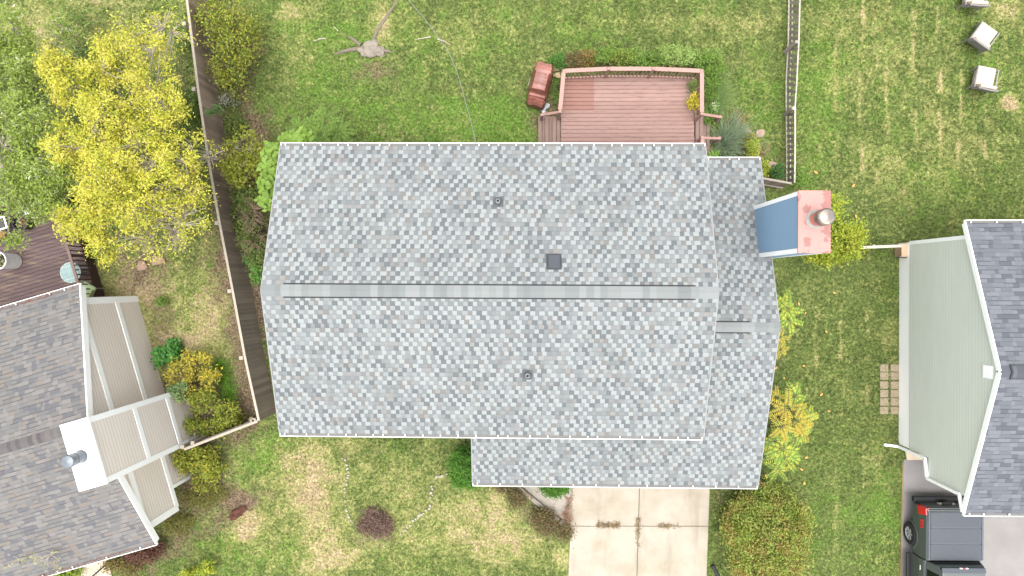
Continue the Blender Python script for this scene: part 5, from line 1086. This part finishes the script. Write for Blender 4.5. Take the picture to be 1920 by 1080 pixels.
    fronds('sumac', 'green and yellow sumac fronds sticking out beside the garage ridge end', 'sumac', (1455, 590), [(1476, 580, 1.9, 1.0), (1480, 600, 1.7, .9), (1468, 570, 1.8, .8)], SUM, GSTEM, pairs=10, nf=5, length=.66, leaf=.085)
    fronds('sumac', 'small yellow sumac tuft just below the garage ridge end', 'sumac', (1452, 640), [(1462, 632, 1.6, .7), (1464, 655, 1.5, .65)], SUMY, GSTEM, pairs=8, nf=6, length=.5, leaf=.085)
    fronds('sumac', 'broad golden yellow sumac with bare stems beside the lower right roof', 'sumac', (1440, 800), [(1475, 765, 1.8, 1.1), (1490, 790, 1.7, 1.1), (1465, 800, 1.9, .95), (1505, 800, 1.6, .8), (1456, 745, 1.5, .7)], SUMY, TWIG, pairs=10, nf=5, length=.66, leaf=.085)
    fronds('sumac', 'green and yellow sumac rosette above the large rounded shrub', 'sumac', (1445, 860), [(1465, 840, 1.7, 1.15), (1468, 855, 1.5, 1.0), (1455, 830, 1.6, .8), (1458, 880, 1.3, .7)], SUM, TWIG, pairs=10, nf=7, length=.7, leaf=.085)
    fronds('sumac', 'green sumac leaves mixed into the golden one by the roof', 'sumac', (1445, 760), [(1490, 742, 1.5, .9), (1515, 785, 1.3, .8), (1500, 815, 1.3, .7)], SUM, TWIG, pairs=9, nf=6, length=.55, leaf=.09)
    YG = leaf_mat('yellow_green_leaf', [(110, 142, 46), (146, 164, 54), (178, 178, 60), (128, 154, 52), (196, 178, 64)], .3)
    plant('yellow_green_shrub', 'yellow green leafy shrub growing behind the chimney', 'shrub', (1545, 440), [(1562, 400, 24, 36, 1.8, .6, 30, .8), (1580, 455, 36, 40, 1.9, .7, 66), (1545, 475, 46, 20, 1.5, .5, 44), (1600, 440, 18, 26, 1.6, .5, 20)], None, YG, TWIG, per=46, sig=.12, size=.052, asp=.5)
    BED = leaf_mat('bed_green_leaf', [(78, 112, 44), (104, 138, 56), (126, 152, 66), (92, 126, 58)])
    for lb, c, lm in (('small bright green plant between the covered grill and deck corner', (1047, 115, 13, 14, .4), leaf_mat('clover_green', [(72, 114, 48), (90, 132, 56)])),
        ('rangy green weeds between the orange brown plant and the yellow green plant behind the deck', (1135, 104, 20, 12, .45), BED), ('leafy green weeds filling the bed behind the right deck post', (1248, 102, 18, 14, .5), leaf_mat('bed_light', [(98, 128, 60), (124, 150, 74), (146, 158, 84)])), ('leafy green weeds between the yellow green plant and the bushy green plant', (1190, 102, 18, 12, .45), leaf_mat('bed_light', [])), ('pale straggly weeds curving round the far right deck corner', (1325, 105, 22, 16, .5), leaf_mat('bed_light', [])), ('green weeds against the outside of the right deck rail', (1335, 165, 14, 22, .5), BED), ('orange brown dying plant behind the deck railing', (1105, 108, 16, 12, .4), leaf_mat('orange_brown', [(128, 96, 56), (150, 112, 68), (112, 112, 58), (104, 118, 56)])), ('yellow green weedy plant behind the middle of the deck railing', (1165, 107, 22, 13, .5), leaf_mat('weedy_yellow_green', [(96, 124, 50), (120, 140, 58), (144, 150, 66)])), ('dull grey green weeds behind the left end of the deck railing', (1078, 112, 18, 12, .3), DRY),
        ('bushy green plant behind the right half of the deck railing', (1215, 112, 28, 14, .5), BED), ('pale green leafy plant behind the right end of the deck railing', (1272, 104, 26, 17, .6), leaf_mat('pale_bed', [(110, 144, 70), (140, 164, 88), (176, 186, 110)])),
        ('green weeds at the far right deck corner post', (1330, 122, 20, 24, .6), BED), ('dry straw coloured weeds behind the deck centre post', (1140, 112, 14, 8, .3), DRY), ('dry straw coloured weeds behind the right deck rail post', (1245, 118, 20, 7, .25), DRY),
        ('white flowered leafy plant beside the right deck rail', (1333, 203, 13, 13, .6), leaf_mat('white_flecked', [(84, 124, 52), (112, 146, 64), (104, 136, 60), (226, 222, 206)])), ('bright yellow plant poking through the right deck rail', (1302, 192, 9, 17, .95), leaf_mat('gold_leaf', [(206, 190, 48), (222, 204, 60), (160, 168, 50)])),
        ('dark green plant inside the back right deck corner', (1297, 162, 6, 10, .9), BED), ('low green shrub below the right deck stair rail', (1325, 225, 10, 7, .4), BED), ('bright lime upright shrub behind the narrow back gutter', (1413, 280, 11, 22, .9), leaf_mat('lime_leaf', [(134, 154, 54), (154, 168, 68), (162, 160, 62)])),
        ('orange green weeds left of the lime shrub', (1402, 262, 14, 16, .4), leaf_mat('orange_green', [(150, 140, 60), (124, 136, 56), (176, 140, 70)])), ('dark green clump beside the gate', (1457, 322, 13, 12, .6), leaf_mat('dark_clump', [(52, 92, 42), (72, 116, 52)])), ('bright green weeds at the foot of the picket fence by the chimney', (1500, 338, 14, 16, .4), BED),
        ('pale green weeds beside the narrow back roof edge', (1432, 315, 8, 18, .5), YG), ('small leafy green plant at the back eave of the lower roof', (1338, 290, 8, 9, .6), leaf_mat('leafy_small', [(120, 160, 70), (150, 180, 90)]))):
        u, v, ru, rv, z = c; wide = v < 125 and u > 1060; ru, rv = (ru*1.45, rv*1.1) if wide else (ru, rv); zb = .65 if 'inside the back' in lb else 0
        plant('garden_plant', lb, 'plant', (u, v+3), [(u, v, ru, rv, z, z*.5, max(8, int(ru*rv/9)))], None, lm, GSTEM, per=30, sig=.07, size=.042, asp=.45)
    blades('feathery_grass', 'fine feathery green foliage spilling along the right deck rail', 'plant', [(1335, 150, .12), (1345, 175, .15), (1340, 200, .12)], leaf_mat('fine_green', [(98, 128, 66), (122, 148, 84), (140, 160, 96)]), 240, (.4, .9), .006, lean=.3)
    blades('ornamental_grass', 'large clump of arching blue green ornamental grass behind the roof corner', 'ornamental grass', [(1352, 275, .16), (1362, 262, .16)], leaf_mat('blue_green_blade', [(92, 116, 88), (118, 138, 108), (142, 156, 124), (104, 124, 84)]), 230, (.8, 1.35), .017, lean=.55, droop=.45)
    blades('plume_grass', 'reddish grass plumes around the blue green ornamental grass', 'ornamental grass', [(1375, 235, .2), (1392, 280, .2)], leaf_mat('reddish_plume', [(168, 128, 100), (150, 112, 92), (140, 134, 84)]), 70, (.4, .8), .012, lean=.5)
    plant('green_plant', 'broad leaved deep green plant against the beige siding', 'plant', (318, 660), [(308, 668, 22, 18, .6, .3, 26), (325, 650, 12, 14, .4, .3, 12)], None, leaf_mat('deep_green_leaf', [(54, 104, 42), (74, 128, 54), (96, 150, 64)]), GSTEM, per=26, sig=.08, size=.075, asp=.6, up=.7)
    GOLD = leaf_mat('golden_leaf', [(156, 150, 56), (190, 174, 62), (204, 186, 76), (130, 140, 56), (136, 120, 66)])
    plant('golden_shrub', 'open golden leaved shrub with dark centre near the beige house', 'shrub', (370, 715), [(335, 700, 26, 32, .9, .4, 34), (365, 672, 30, 16, .9, .3, 26), (392, 705, 16, 34, .9, .4, 30), (350, 735, 24, 16, .8, .3, 16), (365, 705, 24, 22, .4, .3, 12, .3)], None, GOLD, TWIG, per=24, sig=.09, size=.05, asp=.5)
    plant('yellow_green_shrub', 'yellow green shrub inside the fence corner', 'shrub', (405, 770), [(380, 750, 30, 24, .9, .4, 36), (425, 775, 26, 26, .8, .4, 34), (400, 800, 34, 16, .6, .3, 24), (445, 790, 14, 12, .5, .3, 9), (360, 795, 18, 14, .7, .3, 12)], None, leaf_mat('yg_dark_leaf', [(92, 116, 46), (122, 142, 54), (164, 164, 60), (88, 110, 48), (180, 170, 66)]), TWIG, per=36, sig=.1, size=.05)
    plant('silver_green_shrub', 'silvery green leafy stems left of the golden shrub', 'shrub', (340, 745), [(335, 735, 22, 20, 1.0, .3, 22)], None, leaf_mat('silver_green', [(112, 138, 90), (136, 158, 104), (92, 120, 76)]), GSTEM, per=30, sig=.09, size=.05)
    blades('daylily', 'clump of long bright green strap leaves beside the fence', 'plant', [(410, 690, .14), (420, 715, .16), (425, 740, .14)], leaf_mat('strap_green', [(84, 128, 40), (108, 150, 52), (128, 164, 64)]), 130, (.45, .8), .013, lean=.3)
    plant('leafy_shrub', 'yellowing leafy shrub in front of the short fence run', 'shrub', (370, 865), [(355, 860, 32, 30, .8, .4, 56), (395, 870, 24, 34, .7, .4, 40), (385, 905, 30, 18, .4, .2, 20, .7)], None, leaf_mat('yellowing_leaf', [(98, 120, 48), (130, 144, 54), (176, 168, 60), (108, 128, 50), (146, 118, 66)]), TWIG, per=40, sig=.09, size=.055, asp=.45)
    plant('ground_cover', 'olive green ground cover along the front of the beige house', 'plant', (360, 950), [(375, 935, 44, 20, .2, .15, 40), (335, 985, 40, 24, .2, .15, 40), (415, 920, 30, 12, .15, .1, 16)], None, leaf_mat('olive_cover', [(96, 104, 50), (120, 120, 58), (140, 128, 66), (82, 98, 46)]), GSTEM, per=34, sig=.11, size=.035)
    plant('red_shrub', 'dark red leaved shrub at the front corner of the left roof', 'shrub', (270, 1045), [(262, 1040, 30, 18, .7, .4, 44), (290, 1030, 14, 16, .6, .3, 18)], None, leaf_mat('dark_red_leaf', [(70, 44, 42), (96, 62, 54), (120, 84, 66), (84, 52, 56)]), TWIG, per=40, sig=.1, size=.045)
    plant('green_shrub', 'mixed olive weeds at the front gutter of the left house', 'shrub', (230, 1055), [(215, 1058, 24, 14, .4, .3, 22), (245, 1070, 20, 10, .3, .2, 14)], None, leaf_mat('olive_mix', [(94, 104, 52), (124, 116, 62), (140, 110, 70), (84, 108, 52)]), TWIG, per=34, sig=.1, size=.042)
    plant('yellow_plant', 'yellow green leafy plant at the bottom edge of the front lawn', 'plant', (375, 1070), [(365, 1075, 26, 10, .5, .3, 18), (390, 1062, 10, 16, .6, .3, 12)], None, YG, GSTEM, per=26, sig=.07, size=.05)
    plant('hosta', 'yellow green broad leaved plant under the front gutter of the left house', 'plant', (125, 1085), [(125, 1076, 26, 12, .4, .25, 24)], None, leaf_mat('hosta_leaf', [(110, 134, 40), (140, 156, 52), (84, 108, 36)]), GSTEM, per=18, sig=.09, size=.07, asp=.5, up=.7)
    plant('bare_sapling', 'thin bare sapling with a few leaves in front of the left roof', 'tree', (75, 1110), [(30, 1052, 20, 10, 4.2, .3, 7, .16), (85, 1045, 26, 24, 4.2, .4, 12, .2), (110, 1065, 10, 14, 4.0, .3, 6, .3)], None, leaf_mat('sapling_leaf', [(150, 152, 70), (176, 172, 96), (120, 136, 70)]), mat('pale_bark', (158, 150, 142), .9, .15, 10), per=12, sig=.06, size=.045, stem=.022, twig=.011)
    plant('purple_shrub', 'low dark purple leaved shrub in the middle of the front lawn', 'shrub', (702, 975), [(702, 988, 36, 30, .22, .2, 110, .6), (695, 965, 28, 20, .2, .15, 40, .4), (712, 985, 30, 26, .25, .18, 50, .6)], None, leaf_mat('purple_leaf', [(100, 80, 74), (116, 92, 84), (130, 106, 94), (92, 70, 68)]), mat('purple_twig', (128, 106, 96), .9, .2, 10), per=26, sig=.1, size=.034, asp=.5)
    STR = leaf_mat('straw_blade', [(146, 122, 90), (164, 142, 106), (124, 104, 76), (130, 122, 76)])
    for u, v, r, l, n in ((1140, 984, .28, 'long brown weed tuft in the left half of the driveway joint', 420), (1196, 985, .12, 'brown weed tuft where the two driveway joints cross', 190), (1196, 1010, .08, 'green brown weed tuft just below the crossing of the driveway joints', 70), (1245, 986, .14, 'thin brown weed tuft in the right half of the driveway joint', 130), (1262, 986, .1, 'sparse short weeds near the right end of the driveway joint', 60)):
        sp = [(u+(k-2)*(9 if r > .2 else 4), v, .055) for k in range(5)] if v < 988 and u != 1196 else [(u, v+(k-2)*6, .05) for k in range(5)]
        blades('crack_weed', l, 'weed', sp, STR, n//5, (.06, .17), .008, zb=.03, group='weeds in the driveway joints')
    for u, v, l in ((705, 262, 'low green weeds along the back eave left of the cable'), (815, 262, 'taller yellow green weeds at the back eave near the cable'), (300, 565, 'small green weed on the bare ground beside the beige wall')):
        plant('lawn_weed', l, 'weed', (u, v), [(u, v, 12, 8, .3, .15, 12)], None, BED, GSTEM, per=20, sig=.07, size=.045)

# ------------------------------------------------------------------ build all
ground(); pavings()
central_house(); left_house(); right_house()
deck(); grill(); left_fence(); right_fence(); left_deck()
patio_chair(1843, 69, -36, 'cream cushioned grey wicker patio chair turned diagonally in the middle')
patio_chair(1846, 148, -12, 'cream cushioned grey wicker patio chair nearest the round bare patch')
patio_chair(1827, -8, -4, 'cream cushioned grey wicker patio chair cut by the top edge of the photo')
truck(); small_things(); vegetation()
